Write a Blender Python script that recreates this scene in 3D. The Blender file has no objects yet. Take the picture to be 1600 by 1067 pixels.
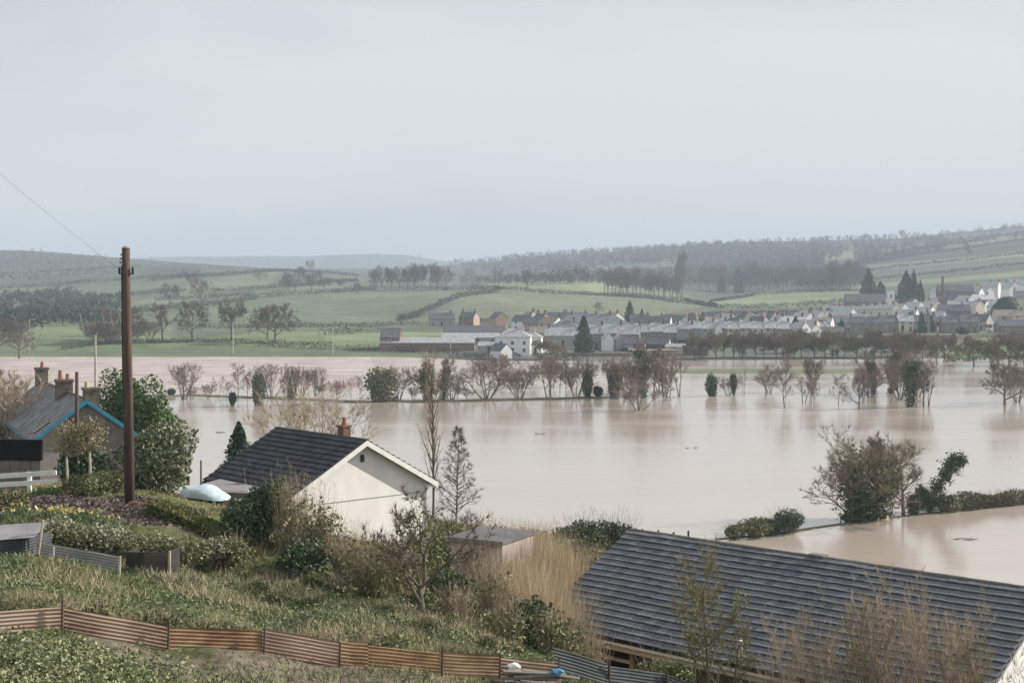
import bpy, bmesh, math, random
import numpy as np
from math import radians, sin, cos, tan, pi, sqrt, atan2
from mathutils import Vector, Matrix

S = bpy.context.scene
COL = S.collection
F, CZ, HOR = 2222.0, 24.0, 450.0          # focal length in photo pixels, eye height above the water, eye-level row

# ------------------------------------------------------------------ camera
cam_d = bpy.data.cameras.new("camera"); cam = bpy.data.objects.new("camera", cam_d); COL.objects.link(cam)
cam_d.sensor_width = 36.0; cam_d.lens = 36.0 * F / 1600.0
cam_d.shift_y = -(533.5 - HOR) / 1600.0
cam_d.clip_start = 0.5; cam_d.clip_end = 30000
cam.location = (0, 0, CZ); cam.rotation_euler = (radians(90), 0, 0)
S.camera = cam

# ------------------------------------------------------------------ sky and sun
SUN_AZ, SUN_EL = 71.0, 27.0              # degrees clockwise from straight ahead (+Y), above the horizon
W = bpy.data.worlds.new("World"); S.world = W; W.use_nodes = True
nt = W.node_tree; N = nt.nodes; L = nt.links; N.clear()
out = N.new("ShaderNodeOutputWorld"); bg = N.new("ShaderNodeBackground"); L.new(bg.outputs[0], out.inputs[0])
sky = N.new("ShaderNodeTexSky"); sky.sky_type = 'NISHITA'; sky.sun_disc = False
sky.sun_elevation = radians(SUN_EL); sky.sun_rotation = radians(SUN_AZ)
sky.air_density = 1.4; sky.dust_density = 3.0
sm = N.new("ShaderNodeMix"); sm.data_type = 'RGBA'; sm.blend_type = 'MIX'
tc = N.new("ShaderNodeTexCoord"); mp = N.new("ShaderNodeMapping"); mp.inputs['Scale'].default_value = (1.0, 1.0, 4.5)
L.new(tc.outputs['Generated'], mp.inputs['Vector'])
n1 = N.new("ShaderNodeTexNoise"); n1.inputs['Scale'].default_value = 1.25; n1.inputs['Detail'].default_value = 6; n1.inputs['Roughness'].default_value = .52
L.new(mp.outputs[0], n1.inputs['Vector'])
cr = N.new("ShaderNodeValToRGB"); L.new(n1.outputs['Fac'], cr.inputs['Fac'])
cr.color_ramp.elements[0].position = .34; cr.color_ramp.elements[0].color = (3.7, 3.82, 4.25, 1)
cr.color_ramp.elements[1].position = .62; cr.color_ramp.elements[1].color = (5.75, 5.9, 5.9, 1)
sm.inputs['Factor'].default_value = .9            # thin high cloud over nearly all of the sky
L.new(sky.outputs['Color'], sm.inputs['A']); L.new(cr.outputs['Color'], sm.inputs['B'])
L.new(sm.outputs['Result'], bg.inputs['Color']); bg.inputs['Strength'].default_value = 0.1
sl = bpy.data.lights.new("sun", 'SUN'); so = bpy.data.objects.new("sun", sl); COL.objects.link(so)
sl.energy = 5.0; sl.angle = radians(.8); sl.color = (1.0, .93, .83)
_sv = Vector((sin(radians(SUN_AZ)) * cos(radians(SUN_EL)), cos(radians(SUN_AZ)) * cos(radians(SUN_EL)), sin(radians(SUN_EL))))
so.rotation_euler = _sv.to_track_quat('Z', 'Y').to_euler(); so.location = _sv * 60 + Vector((0, 40, 20))
S.view_settings.view_transform = 'Standard'; S.view_settings.look = 'None'
S.view_settings.exposure = 0.48; S.view_settings.gamma = 1.0; S.view_settings.use_curve_mapping = False
S.cycles.max_bounces = 6; S.cycles.transparent_max_bounces = 8; S.cycles.volume_bounces = 0
S.cycles.use_denoising = True

# ------------------------------------------------------------------ materials
MATS = {}
def M(name, c1, c2=None, scale=4.0, rough=.9, bump=0.0, bscale=None, island=False, spec=.2, stretch=(1, 1, 1), c3=None, world=False):
    if name in MATS: return MATS[name]
    m = bpy.data.materials.new(name); m.use_nodes = True; MATS[name] = m
    n = m.node_tree.nodes; l = m.node_tree.links; b = n['Principled BSDF']
    b.inputs['Roughness'].default_value = rough; b.inputs['Specular IOR Level'].default_value = spec
    c2 = c2 or tuple(min(1, c * 1.25) for c in c1)
    t = n.new("ShaderNodeTexCoord"); mpp = n.new("ShaderNodeMapping"); mpp.inputs['Scale'].default_value = stretch
    if world:
        g = n.new("ShaderNodeNewGeometry"); l.new(g.outputs['Position'], mpp.inputs['Vector'])
    else: l.new(t.outputs['Object'], mpp.inputs['Vector'])
    nz = n.new("ShaderNodeTexNoise"); nz.inputs['Scale'].default_value = scale; nz.inputs['Detail'].default_value = 5; nz.inputs['Roughness'].default_value = .6
    l.new(mpp.outputs[0], nz.inputs['Vector'])
    r = n.new("ShaderNodeValToRGB"); e = r.color_ramp.elements
    e[0].position = .32; e[0].color = (*c1, 1); e[1].position = .68; e[1].color = (*c2, 1)
    if c3: x = e.new(.5); x.color = (*c3, 1)
    src = nz.outputs['Fac']
    if island:
        g = n.new("ShaderNodeNewGeometry"); mm = n.new("ShaderNodeMath"); mm.operation = 'MULTIPLY_ADD'
        l.new(g.outputs['Random Per Island'], mm.inputs[0]); mm.inputs[1].default_value = .62
        sc = n.new("ShaderNodeMath"); sc.operation = 'MULTIPLY'; sc.inputs[1].default_value = .45; l.new(nz.outputs['Fac'], sc.inputs[0])
        l.new(sc.outputs[0], mm.inputs[2]); src = mm.outputs[0]
        e[0].position = .2; e[1].position = .85
    l.new(src, r.inputs['Fac']); l.new(r.outputs['Color'], b.inputs['Base Color'])
    if bump:
        bn = n.new("ShaderNodeBump"); bn.inputs['Strength'].default_value = bump; bn.inputs['Distance'].default_value = .05
        n2 = n.new("ShaderNodeTexNoise"); n2.inputs['Scale'].default_value = bscale or scale * 3; n2.inputs['Detail'].default_value = 4
        l.new(mpp.outputs[0], n2.inputs['Vector']); l.new(n2.outputs['Fac'], bn.inputs['Height']); l.new(bn.outputs[0], b.inputs['Normal'])
    return m

# ------------------------------------------------------------------ mesh helpers
def mk_mesh(name, chunks, mats, smooth=False):
    """chunks: list of (V[n,3], F[m,k], material index); fast numpy mesh"""
    me = bpy.data.meshes.new(name)
    off = 0; Vs = []; idx = []; tot = []; mi = []
    for V, Fc, k in chunks:
        if len(V) == 0: continue
        V = np.asarray(V, dtype=np.float32); Fc = np.asarray(Fc, dtype=np.int64)
        Vs.append(V); idx.append((Fc + off).ravel()); tot.append(np.full(len(Fc), Fc.shape[1])); mi.append(np.full(len(Fc), k)); off += len(V)
    V = np.concatenate(Vs); idx = np.concatenate(idx).astype(np.int32); tot = np.concatenate(tot); mi = np.concatenate(mi).astype(np.int32)
    st = (np.cumsum(tot) - tot).astype(np.int32)
    me.vertices.add(len(V)); me.vertices.foreach_set("co", V.ravel())
    me.loops.add(len(idx)); me.loops.foreach_set("vertex_index", idx)
    me.polygons.add(len(tot)); me.polygons.foreach_set("loop_start", st); me.polygons.foreach_set("material_index", mi)
    for m in mats: me.materials.append(m)
    me.update(calc_edges=True)
    if not smooth: me.shade_flat()
    return me

class MB:
    """collects boxes, prisms and tubes into one mesh"""
    def __init__(s): s.v = []; s.f = []; s.m = []
    def add(s, V, Fc, m=0):
        o = len(s.v); s.v += [tuple(p) for p in V]; s.f += [tuple(i + o for i in f) for f in Fc]; s.m += [m] * len(Fc); return s
    def box(s, x0, x1, y0, y1, z0, z1, m=0):
        return s.add([(x0, y0, z0), (x1, y0, z0), (x1, y1, z0), (x0, y1, z0), (x0, y0, z1), (x1, y0, z1), (x1, y1, z1), (x0, y1, z1)],
              [(0, 3, 2, 1), (4, 5, 6, 7), (0, 1, 5, 4), (1, 2, 6, 5), (2, 3, 7, 6), (3, 0, 4, 7)], m)
    def bar(s, a, b, w, h, m=0, up=(0, 0, 1)):
        a = Vector(a); b = Vector(b); d = (b - a).normalized(); u = Vector(up)
        sd = d.cross(u)
        sd = sd.normalized() if sd.length > 1e-4 else Vector((1, 0, 0))
        u = sd.cross(d).normalized(); sd *= w / 2; u *= h / 2
        V = [p + i * sd + j * u for p in (a, b) for i, j in ((-1, -1), (1, -1), (1, 1), (-1, 1))]
        return s.add(V, [(0, 1, 2, 3), (7, 6, 5, 4), (0, 4, 5, 1), (1, 5, 6, 2), (2, 6, 7, 3), (3, 7, 4, 0)], m)
    def tube(s, pts, rad, k=8, m=0, cap=True):
        pts = [Vector(p) for p in pts]; rad = rad if isinstance(rad, (list, tuple)) else [rad] * len(pts)
        V = []; Fc = []
        for i, p in enumerate(pts):
            d = (pts[min(i + 1, len(pts) - 1)] - pts[max(i - 1, 0)]).normalized()
            u = d.cross(Vector((0, 0, 1))); u = u.normalized() if u.length > 1e-3 else Vector((1, 0, 0)); w = d.cross(u)
            V += [p + rad[i] * (cos(2 * pi * j / k) * u + sin(2 * pi * j / k) * w) for j in range(k)]
        for i in range(len(pts) - 1):
            for j in range(k): Fc.append((i * k + j, i * k + (j + 1) % k, (i + 1) * k + (j + 1) % k, (i + 1) * k + j))
        if cap: Fc += [tuple(reversed(range(k))), tuple(range((len(pts) - 1) * k, len(pts) * k))]
        return s.add(V, Fc, m)
    def mesh(s, name, mats):
        me = bpy.data.meshes.new(name); me.from_pydata(s.v, [], s.f)
        for m in (mats if isinstance(mats, (list, tuple)) else [mats]): me.materials.append(m)
        me.polygons.foreach_set("material_index", s.m); me.update()
        bm = bmesh.new(); bm.from_mesh(me); bmesh.ops.recalc_face_normals(bm, faces=bm.faces); bm.to_mesh(me); bm.free()
        return me
    def build(s, name, mats, parent=None): return obj(name, s.mesh(name, mats), parent)

def obj(name, me, parent=None, loc=None, rotz=0):
    o = bpy.data.objects.new(name, me); COL.objects.link(o)
    if parent: o.parent = parent
    if loc is not None: o.location = loc
    if rotz: o.rotation_euler = (0, 0, rotz)
    return o
def tag(o, label, cat, group=None):
    o['label'] = label; o['category'] = cat
    if group: o['group'] = group
    return o
def thing(name, label, cat, loc=(0, 0, 0), rotz=0, group=None, scale=None):
    o = bpy.data.objects.new(name, None); COL.objects.link(o); o.location = loc; o.rotation_euler = (0, 0, rotz); o.empty_display_size = .3
    if scale: o.scale = scale if isinstance(scale, (tuple, list)) else (scale,) * 3
    return tag(o, label, cat, group)
def structure(o): o['kind'] = 'structure'; return o
def stuff(o): o['kind'] = 'stuff'; return o

# ------------------------------------------------------------------ the lie of the land
def pchip(x, y, xi):
    x = np.asarray(x, float); y = np.asarray(y, float); h = np.diff(x); d = np.diff(y) / h
    m = np.zeros_like(y); m[0] = d[0]; m[-1] = d[-1]
    for i in range(1, len(x) - 1):
        if d[i - 1] * d[i] > 0:
            w1 = 2 * h[i] + h[i - 1]; w2 = h[i] + 2 * h[i - 1]; m[i] = (w1 + w2) / (w1 / d[i - 1] + w2 / d[i])
    xi = np.clip(xi, x[0], x[-1]); k = np.clip(np.searchsorted(x, xi) - 1, 0, len(x) - 2)
    t = (xi - x[k]) / h[k]; t2 = t * t; t3 = t2 * t
    return (2 * t3 - 3 * t2 + 1) * y[k] + (t3 - 2 * t2 + t) * h[k] * m[k] + (-2 * t3 + 3 * t2) * y[k + 1] + (t3 - t2) * h[k] * m[k + 1]

UF = np.arange(-800, 2401, 40.0)          # bearings (as photo columns)
ROWS = []                                  # (distance, heights along UF)
CN = [-600, 0, 200, 400, 600, 800, 1000, 1300, 1600, 2200]
near = {-20: [24.5] * 5 + [24.3] * 5, 0: [22.3] * 10, 12: [19.8, 19.8, 19.6, 19.4, 19.2, 19, 18.6, 18, 17.6, 17],
 20: [18.2, 18.1, 17.8, 17.5, 17.2, 16.8, 16.2, 15.6, 15.2, 14.6], 24: [17.9, 17.6, 17.25, 16.95, 16.6, 16.1, 15.3, 14.5, 14, 13.5],
 28: [17.6, 17.35, 16.95, 16.45, 16.05, 15.5, 14.8, 13.3, 12.7, 12], 32: [17.5, 17.2, 16.75, 16.2, 15.6, 15.2, 14.4, 12.4, 11.6, 11],
 36: [17.4, 17.1, 16.55, 15.95, 15.45, 14.7, 13.8, 11.6, 10.6, 10], 40: [17.4, 16.85, 16.4, 15.65, 15.15, 14.1, 12.4, 10.8, 9.8, 9],
 41.6: [17.5, 17.3, 17.0, 16.05, 15.1, 13.8, 11.6, 10.6, 9.6, 8.8], 44: [17.4, 17.15, 16.95, 16.25, 15, 13.4, 10.6, 10.4, 9.4, 8.5],
 49: [17.0, 16.75, 16.85, 16.0, 14.2, 12.7, 10.1, 9.8, 9, 7.8], 55: [15.9, 15.8, 16.1, 15.1, 13.4, 12.2, 10.8, 9.0, 8, 6.5],
 63: [15, 15, 14.8, 13.8, 12.5, 11.5, 10.9, 7.8, 6.5, 5], 72: [13.5, 13.5, 13.2, 12.7, 12.1, 11.0, 10.2, 6, 4.5, 3.5],
 85: [11.8, 11.7, 11.4, 11, 10.3, 9.2, 6.5, 3.5, 2.2, 1.5], 100: [10.5, 10.6, 10, 8.5, 7.5, 6, 3.2, 1.0, .4, 0],
 130: [6, 5, 2.5, .5, -.2, -.6, -1, -1.2, -1.2, -1.2], 170: [2, -1, -1.2] + [-1.2] * 7, 250: [-1.2] * 10, 334: [-1.2] * 10}
for d, z in near.items(): ROWS.append((d, pchip(CN, z, UF)))
CM = [-600, 0, 600, 660, 720, 780, 840, 1000, 1600, 2200]
for d, z in {440: [-1.2] * 10, 478: [-.5, -.5, -.5, -.3, 0, .5, .4, .3, -.25, -.1], 496: [0, 0, 0, .25, .8, 1.3, .9, .8, .25, .2], 499: [.5, .5, .5, .6, 1.0, 1.4, 1.0, .9, .3, .3]}.items():
    ROWS.append((d, pchip(CM, z, UF)))
CF = [-600, 0, 150, 300, 450, 600, 720, 800, 900, 1000, 1100, 1200, 1300, 1400, 1500, 1600, 2200]
far = {560: [525, 525, 525, 526, 526, 527, 532, 536, 537, 537, 538, 538, 538, 537, 537, 537, 537],
 650: [513, 513, 513, 514, 514, 515, 517, 519, 521, 522, 522, 522, 521, 519, 518, 517, 515],
 760: [500, 500, 500, 503, 507, 508, 505, 504, 508, 510, 509, 506, 503, 500, 498, 494, 485],
 900: [488, 488, 487, 490, 495, 500, 492, 487, 492, 492, 490, 488, 485, 482, 478, 470, 460],
 1100: [470, 470, 468, 470, 472, 464, 460, 465, 472, 477, 480, 476, 470, 465, 455, 448, 430],
 1300: [455, 455, 450, 448, 448, 452, 453, 446, 443, 457, 470, 465, 458, 450, 440, 430, 410],
 1600: [440, 440, 430, 425, 428, 440, 448, 441, 438, 442, 455, 450, 440, 428, 420, 408, 390],
 2000: [425, 425, 418, 415, 422, 435, 440, 432, 427, 427, 432, 425, 414, 404, 397, 385, 365],
 2500: [389, 390, 401, 412, 422, 428, 432, 422, 413, 407, 402, 394, 388, 382, 375, 362, 340],
 3200: [400, 400, 408, 414, 420, 420, 413, 406, 397, 392, 384, 379, 377, 375, 365, 354, 335],
 4500: [420] * 7 + [418, 415, 412, 405, 400, 398, 396, 385, 372, 350],
 6500: [405, 407, 407, 402, 402, 398, 412] + [415] * 10, 9000: [425] * 17}
for d, v in far.items(): ROWS.append((d, CZ - (pchip(CF, v, UF) - HOR) / F * d))
DR = np.array([r[0] for r in ROWS], float); ZR = np.array([r[1] for r in ROWS])
def dmap(d): return np.log(np.maximum(d, -20) + 45.0)
TG = np.linspace(dmap(-20.0), dmap(9000.0), 2400)
ZG = np.stack([pchip(dmap(DR), ZR[:, j], TG) for j in range(len(UF))], axis=1)
def gz(x, y):
    x = np.asarray(x, float); y = np.asarray(y, float)
    u = np.clip(800 + x / np.maximum(y, 20) * F, UF[0], UF[-1] - 1e-3)
    a = (u - UF[0]) / 40.0; i = a.astype(int); fa = a - i
    t = np.clip((dmap(y) - TG[0]) / (TG[1] - TG[0]), 0, len(TG) - 1.001); j = t.astype(int); ft = t - j
    z = (ZG[j, i] * (1 - fa) + ZG[j, i + 1] * fa) * (1 - ft) + (ZG[j + 1, i] * (1 - fa) + ZG[j + 1, i + 1] * fa) * ft
    w = np.clip((y - 540) / 400, 0, 1) * np.clip((y) / 2500, .15, 1)
    z = z + .5 * w * (1.6 * np.sin(x / 61 + y / 97) + 1.1 * np.sin(x / 37 - y / 53 + 1.3) + .9 * np.sin(y / 41 + x / 200))
    w2 = np.clip((300 - y) / 60, 0, 1) * np.clip((y - 5) / 20, 0, 1)
    return z + w2 * (.07 * np.sin(x * 1.7 + y * .6) + .06 * np.sin(y * 1.3 - x * .8 + 2) + .04 * np.sin(x * 3.1 + 1) * np.sin(y * 2.7))
def g1(x, y): return float(gz(x, y))
def wx(px, D): return (px - 800.0) / F * D
def pz(py, D): return CZ - (py - HOR) / F * D
_DS = np.concatenate([np.arange(18, 120, .1), np.geomspace(120, 8900, 5000)])
def hit(px, py, dmin=18.0):
    """where the sight line through a photo column and row meets the ground or the water"""
    D = _DS[_DS >= dmin]; z = np.maximum(gz(wx(px, D), D), 0.0); ray = pz(py, D)
    k = np.argmax(z >= ray)
    if z[k] < ray[k]: k = len(D) - 1
    D = D[k]; x = wx(px, D); return Vector((x, D, max(g1(x, D), 0.0)))
def at(px, D): return Vector((wx(px, D), D, g1(wx(px, D), D)))
# ------------------------------------------------------------------ ground sheet
def inpoly(u, v, poly):
    r = np.zeros(u.shape, bool); n = len(poly)
    for i in range(n):
        x0, y0 = poly[i]; x1, y1 = poly[(i + 1) % n]
        if y0 == y1: continue
        c = ((y0 > v) != (y1 > v)) & (u < (x1 - x0) * (v - y0) / (y1 - y0) + x0); r ^= c
    return r
def build_ground():
    us = np.concatenate([np.arange(-1500, -150, 75.), np.arange(-150, 1760, 8.), np.arange(1760, 3100, 75.)])
    ds = np.concatenate([np.arange(-18, 60, .4), np.arange(60, 130, 1.0), np.geomspace(130, 470, 40), np.arange(472, 512, 2.0), np.geomspace(513, 9000, 330)])
    U, D = np.meshgrid(us, ds); X = (U - 800) / F * np.maximum(D, 20); Z = gz(X, D)
    nr, nc = U.shape; V = np.stack([X, D, Z], -1).reshape(-1, 3)
    i = np.arange(nr * nc).reshape(nr, nc)
    Fc = np.stack([i[:-1, :-1], i[:-1, 1:], i[1:, 1:], i[1:, :-1]], -1).reshape(-1, 4)
    v = HOR + (CZ - Z) / np.maximum(D, 1) * F
    C = np.zeros((nr, nc, 3)); C[:] = (.105, .115, .052)
    def fill(mask, c): C[mask] = c
    rs = np.random.RandomState(3)
    nz1 = np.sin(X * .9 + 1.7 * np.sin(D * .5)) * np.sin(D * .8 + 1.1 * np.sin(X * .7)); 
    fill((D < 41) & (nz1 > .35), (.17, .145, .08)); fill((D < 41) & (nz1 < -.55), (.075, .085, .04))
    # dug beds on the terrace, trodden soil in front of the iron fence
    bed = (D > 42.3) & (D < 48.5) & (U < 300); fill(bed, (.12, .10, .09))
    fill((D > 48.5) & (D < 53) & (U < 330), (.10, .115, .05))
    wv = X + .25 * np.sin(D * 3) 
    fill((D < 31.5) & (U > 330) & (D > 20), (.135, .115, .088)); fill((D < 28.0) & (U > 120) & (U < 330) & (D > 25.6), (.135, .115, .088))
    plot = (D > 31) & (D < 40.5) & (U > 300) & (nz1 > -.2) & (nz1 < .1); fill(plot, (.085, .072, .055))
    fill((D > 50) & (D < 130), (.11, .11, .055)); fill((D > 50) & (D < 130) & (nz1 > .2), (.16, .135, .075))
    fill((D > 130) & (D < 480), (.16, .12, .08))
    # the far country
    h = D > 480
    fill(h, (.115, .14, .075)); fill((D >= 345) & (D <= 497), (.16, .125, .09))
    fill((D > 440) & (D < 800) & (U > 700), (.125, .125, .10))
    def field(poly, c, d0=362, d1=9000): fill(inpoly(U, v, poly) & (D > d0) & (D < d1), c)
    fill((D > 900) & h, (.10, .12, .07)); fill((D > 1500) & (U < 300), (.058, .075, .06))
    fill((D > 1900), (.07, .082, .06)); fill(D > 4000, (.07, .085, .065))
    field([(40, 534), (620, 536), (720, 548), (640, 560), (-300, 560), (-300, 534)], (.13, .185, .075), 362, 700)
    field([(400, 518), (800, 520), (800, 540), (430, 541), (300, 534)], (.175, .23, .09), 362, 800)
    field([(-200, 500), (270, 500), (270, 530), (-200, 530)], (.15, .20, .085), 362, 1000)
    field([(200, 508), (400, 466), (600, 450), (780, 452), (620, 503), (300, 509)], (.125, .16, .082), 650, 1500)
    field([(630, 508), (770, 452), (900, 440), (1060, 460), (1120, 474), (960, 505), (800, 502)], (.15, .175, .085), 650, 1600)
    field([(740, 441), (950, 440), (950, 458), (780, 456)], (.20, .235, .105), 900, 1700)
    field([(1100, 472), (1200, 456), (1340, 453), (1350, 470), (1240, 480), (1130, 482)], (.19, .25, .10), 700, 1700)
    field([(1400, 518), (1700, 518), (1700, 562), (1480, 562)], (.15, .215, .085), 470, 720)
    field([(200, 478), (300, 440), (430, 424), (430, 440), (240, 482)], (.15, .175, .09), 900, 2400)
    field([(320, 470), (440, 448), (560, 445), (400, 468)], (.16, .18, .095), 900, 2400)
    field([(-40, 452), (90, 446), (200, 438), (300, 432), (300, 446), (200, 456), (90, 464), (-40, 468)], (.12, .145, .085), 900, 2600)
    field([(-40, 428), (100, 424), (220, 418), (240, 432), (100, 440), (-40, 446)], (.085, .105, .07), 1200, 2600)
    field([(0, 470), (180, 470), (260, 478), (100, 500), (0, 498)], (.13, .16, .085), 700, 2000)
    for k, (y0, y1, y2, y3, c) in enumerate([(418, 384, 391, 426, 1), (432, 396, 402, 440, 0), (395, 352, 362, 402, 1), (446, 415, 424, 452, 1), (385, 345, 350, 392, 0)]):
        field([(1330, y0), (1700, y1), (1700, y2), (1330, y3)], [(.12, .125, .085), (.19, .215, .11)][c], 1000, 3400)
    field([(1270, 398), (1345, 390), (1345, 402), (1285, 408)], (.20, .23, .11), 1500, 3400)
    field([(1290, 430), (1340, 425), (1330, 434), (1295, 438)], (.20, .235, .11), 1000, 3400)
    field([(900, 400), (1120, 398), (1120, 412), (880, 425)], (.12, .15, .085), 1700, 3300)
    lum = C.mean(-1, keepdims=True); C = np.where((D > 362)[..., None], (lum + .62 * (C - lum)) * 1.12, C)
    # smooth a little so that edges of fields are not stepped
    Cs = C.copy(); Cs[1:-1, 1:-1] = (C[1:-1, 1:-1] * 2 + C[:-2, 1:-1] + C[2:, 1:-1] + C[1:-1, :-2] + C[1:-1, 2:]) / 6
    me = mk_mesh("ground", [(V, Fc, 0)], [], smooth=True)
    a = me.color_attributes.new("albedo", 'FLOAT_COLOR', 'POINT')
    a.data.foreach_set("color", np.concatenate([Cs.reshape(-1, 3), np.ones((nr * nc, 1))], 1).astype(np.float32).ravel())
    m = bpy.data.materials.new("ground_cover"); m.use_nodes = True; n = m.node_tree.nodes; l = m.node_tree.links; b = n['Principled BSDF']
    b.inputs['Roughness'].default_value = 1; b.inputs['Specular IOR Level'].default_value = .05
    at_ = n.new("ShaderNodeAttribute"); at_.attribute_name = "albedo"; g = n.new("ShaderNodeNewGeometry")
    cur = at_.outputs['Color']
    for sc, lo, hi, det in ((2.2, .45, 1.6, 8), (.05, .75, 1.25, 5), (.006, .8, 1.2, 3)):
        z = n.new("ShaderNodeTexNoise"); z.inputs['Scale'].default_value = sc; z.inputs['Detail'].default_value = det; z.inputs['Roughness'].default_value = .65; l.new(g.outputs['Position'], z.inputs['Vector'])
        r = n.new("ShaderNodeMapRange"); r.inputs['From Min'].default_value = .3; r.inputs['From Max'].default_value = .7; r.inputs['To Min'].default_value = lo; r.inputs['To Max'].default_value = hi; l.new(z.outputs['Fac'], r.inputs['Value'])
        x = n.new("ShaderNodeMix"); x.data_type = 'RGBA'; x.blend_type = 'MULTIPLY'; x.inputs['Factor'].default_value = 1; l.new(cur, x.inputs['A']); l.new(r.outputs[0], x.inputs['B']); cur = x.outputs['Result']
        if sc == 2.2:
            bn = n.new("ShaderNodeBump"); bn.inputs['Strength'].default_value = .8; bn.inputs['Distance'].default_value = .12; l.new(z.outputs['Fac'], bn.inputs['Height']); l.new(bn.outputs[0], b.inputs['Normal'])
    l.new(cur, b.inputs['Base Color']); me.materials.append(m)
    structure(obj("ground", me))
build_ground()

# ------------------------------------------------------------------ flood water
def build_water():
    m = bpy.data.materials.new("flood_water"); m.use_nodes = True; n = m.node_tree.nodes; l = m.node_tree.links; b = n['Principled BSDF']
    g = n.new("ShaderNodeNewGeometry"); mp_ = n.new("ShaderNodeMapping"); mp_.inputs['Scale'].default_value = (.012, .05, 1); l.new(g.outputs['Position'], mp_.inputs['Vector'])
    z = n.new("ShaderNodeTexNoise"); z.inputs['Scale'].default_value = 1; z.inputs['Detail'].default_value = 5; l.new(mp_.outputs[0], z.inputs['Vector'])
    r = n.new("ShaderNodeValToRGB"); e = r.color_ramp.elements; e[0].position = .3; e[0].color = (.40, .33, .265, 1); e[1].position = .7; e[1].color = (.47, .41, .355, 1)
    l.new(z.outputs['Fac'], r.inputs['Fac'])
    sep = n.new("ShaderNodeSeparateXYZ"); l.new(g.outputs['Position'], sep.inputs[0])
    fy = n.new("ShaderNodeMapRange"); fy.inputs['From Min'].default_value = 318; fy.inputs['From Max'].default_value = 350; l.new(sep.outputs['Y'], fy.inputs['Value'])
    fx = n.new("ShaderNodeMapRange"); fx.inputs['From Min'].default_value = 60; fx.inputs['From Max'].default_value = -60; l.new(sep.outputs['X'], fx.inputs['Value'])
    cu = n.new("ShaderNodeMath"); cu.operation = 'MULTIPLY'; l.new(fy.outputs[0], cu.inputs[0]); l.new(fx.outputs[0], cu.inputs[1])      # where the river itself runs
    m3 = n.new("ShaderNodeMapping"); m3.inputs['Scale'].default_value = (.055, .13, 1); l.new(g.outputs['Position'], m3.inputs['Vector'])
    z3 = n.new("ShaderNodeTexNoise"); z3.inputs['Scale'].default_value = 1; z3.inputs['Detail'].default_value = 6; z3.inputs['Roughness'].default_value = .7; l.new(m3.outputs[0], z3.inputs['Vector'])
    r3 = n.new("ShaderNodeValToRGB"); e3 = r3.color_ramp.elements; e3[0].position = .35; e3[0].color = (.27, .205, .18, 1); e3[1].position = .66; e3[1].color = (.54, .465, .435, 1); l.new(z3.outputs['Fac'], r3.inputs['Fac'])
    mc = n.new("ShaderNodeMix"); mc.data_type = 'RGBA'; l.new(cu.outputs[0], mc.inputs['Factor']); l.new(r.outputs[0], mc.inputs['A']); l.new(r3.outputs[0], mc.inputs['B']); l.new(mc.outputs['Result'], b.inputs['Base Color'])
    b.inputs['IOR'].default_value = 1.75; b.inputs['Specular IOR Level'].default_value = .5
    rr = n.new("ShaderNodeMapRange"); rr.inputs['From Min'].default_value = .35; rr.inputs['From Max'].default_value = .65; rr.inputs['To Min'].default_value = .09; rr.inputs['To Max'].default_value = .2
    l.new(z.outputs['Fac'], rr.inputs['Value']); ra = n.new('ShaderNodeMath'); ra.operation = 'MULTIPLY_ADD'; ra.inputs[1].default_value = .45; l.new(cu.outputs[0], ra.inputs[0]); l.new(rr.outputs[0], ra.inputs[2]); l.new(ra.outputs[0], b.inputs['Roughness'])
    m2 = n.new("ShaderNodeMapping"); m2.inputs['Scale'].default_value = (.35, .8, 1); l.new(g.outputs['Position'], m2.inputs['Vector'])
    z2 = n.new("ShaderNodeTexNoise"); z2.inputs['Scale'].default_value = 1.2; z2.inputs['Detail'].default_value = 3; l.new(m2.outputs[0], z2.inputs['Vector'])
    bn = n.new("ShaderNodeBump"); bn.inputs['Strength'].default_value = .3; bn.inputs['Distance'].default_value = .07; l.new(z2.outputs['Fac'], bn.inputs['Height']); l.new(bn.outputs[0], b.inputs['Normal'])
    xs = np.linspace(-520, 620, 60); ys = np.linspace(80, 560, 50); X, Y = np.meshgrid(xs, ys); i = np.arange(X.size).reshape(X.shape)
    V = np.stack([X, Y, X * 0], -1).reshape(-1, 3); Fc = np.stack([i[:-1, :-1], i[:-1, 1:], i[1:, 1:], i[1:, :-1]], -1).reshape(-1, 4)
    structure(obj("water", mk_mesh("water", [(V, Fc, 0)], [m], True)))
build_water()

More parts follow.
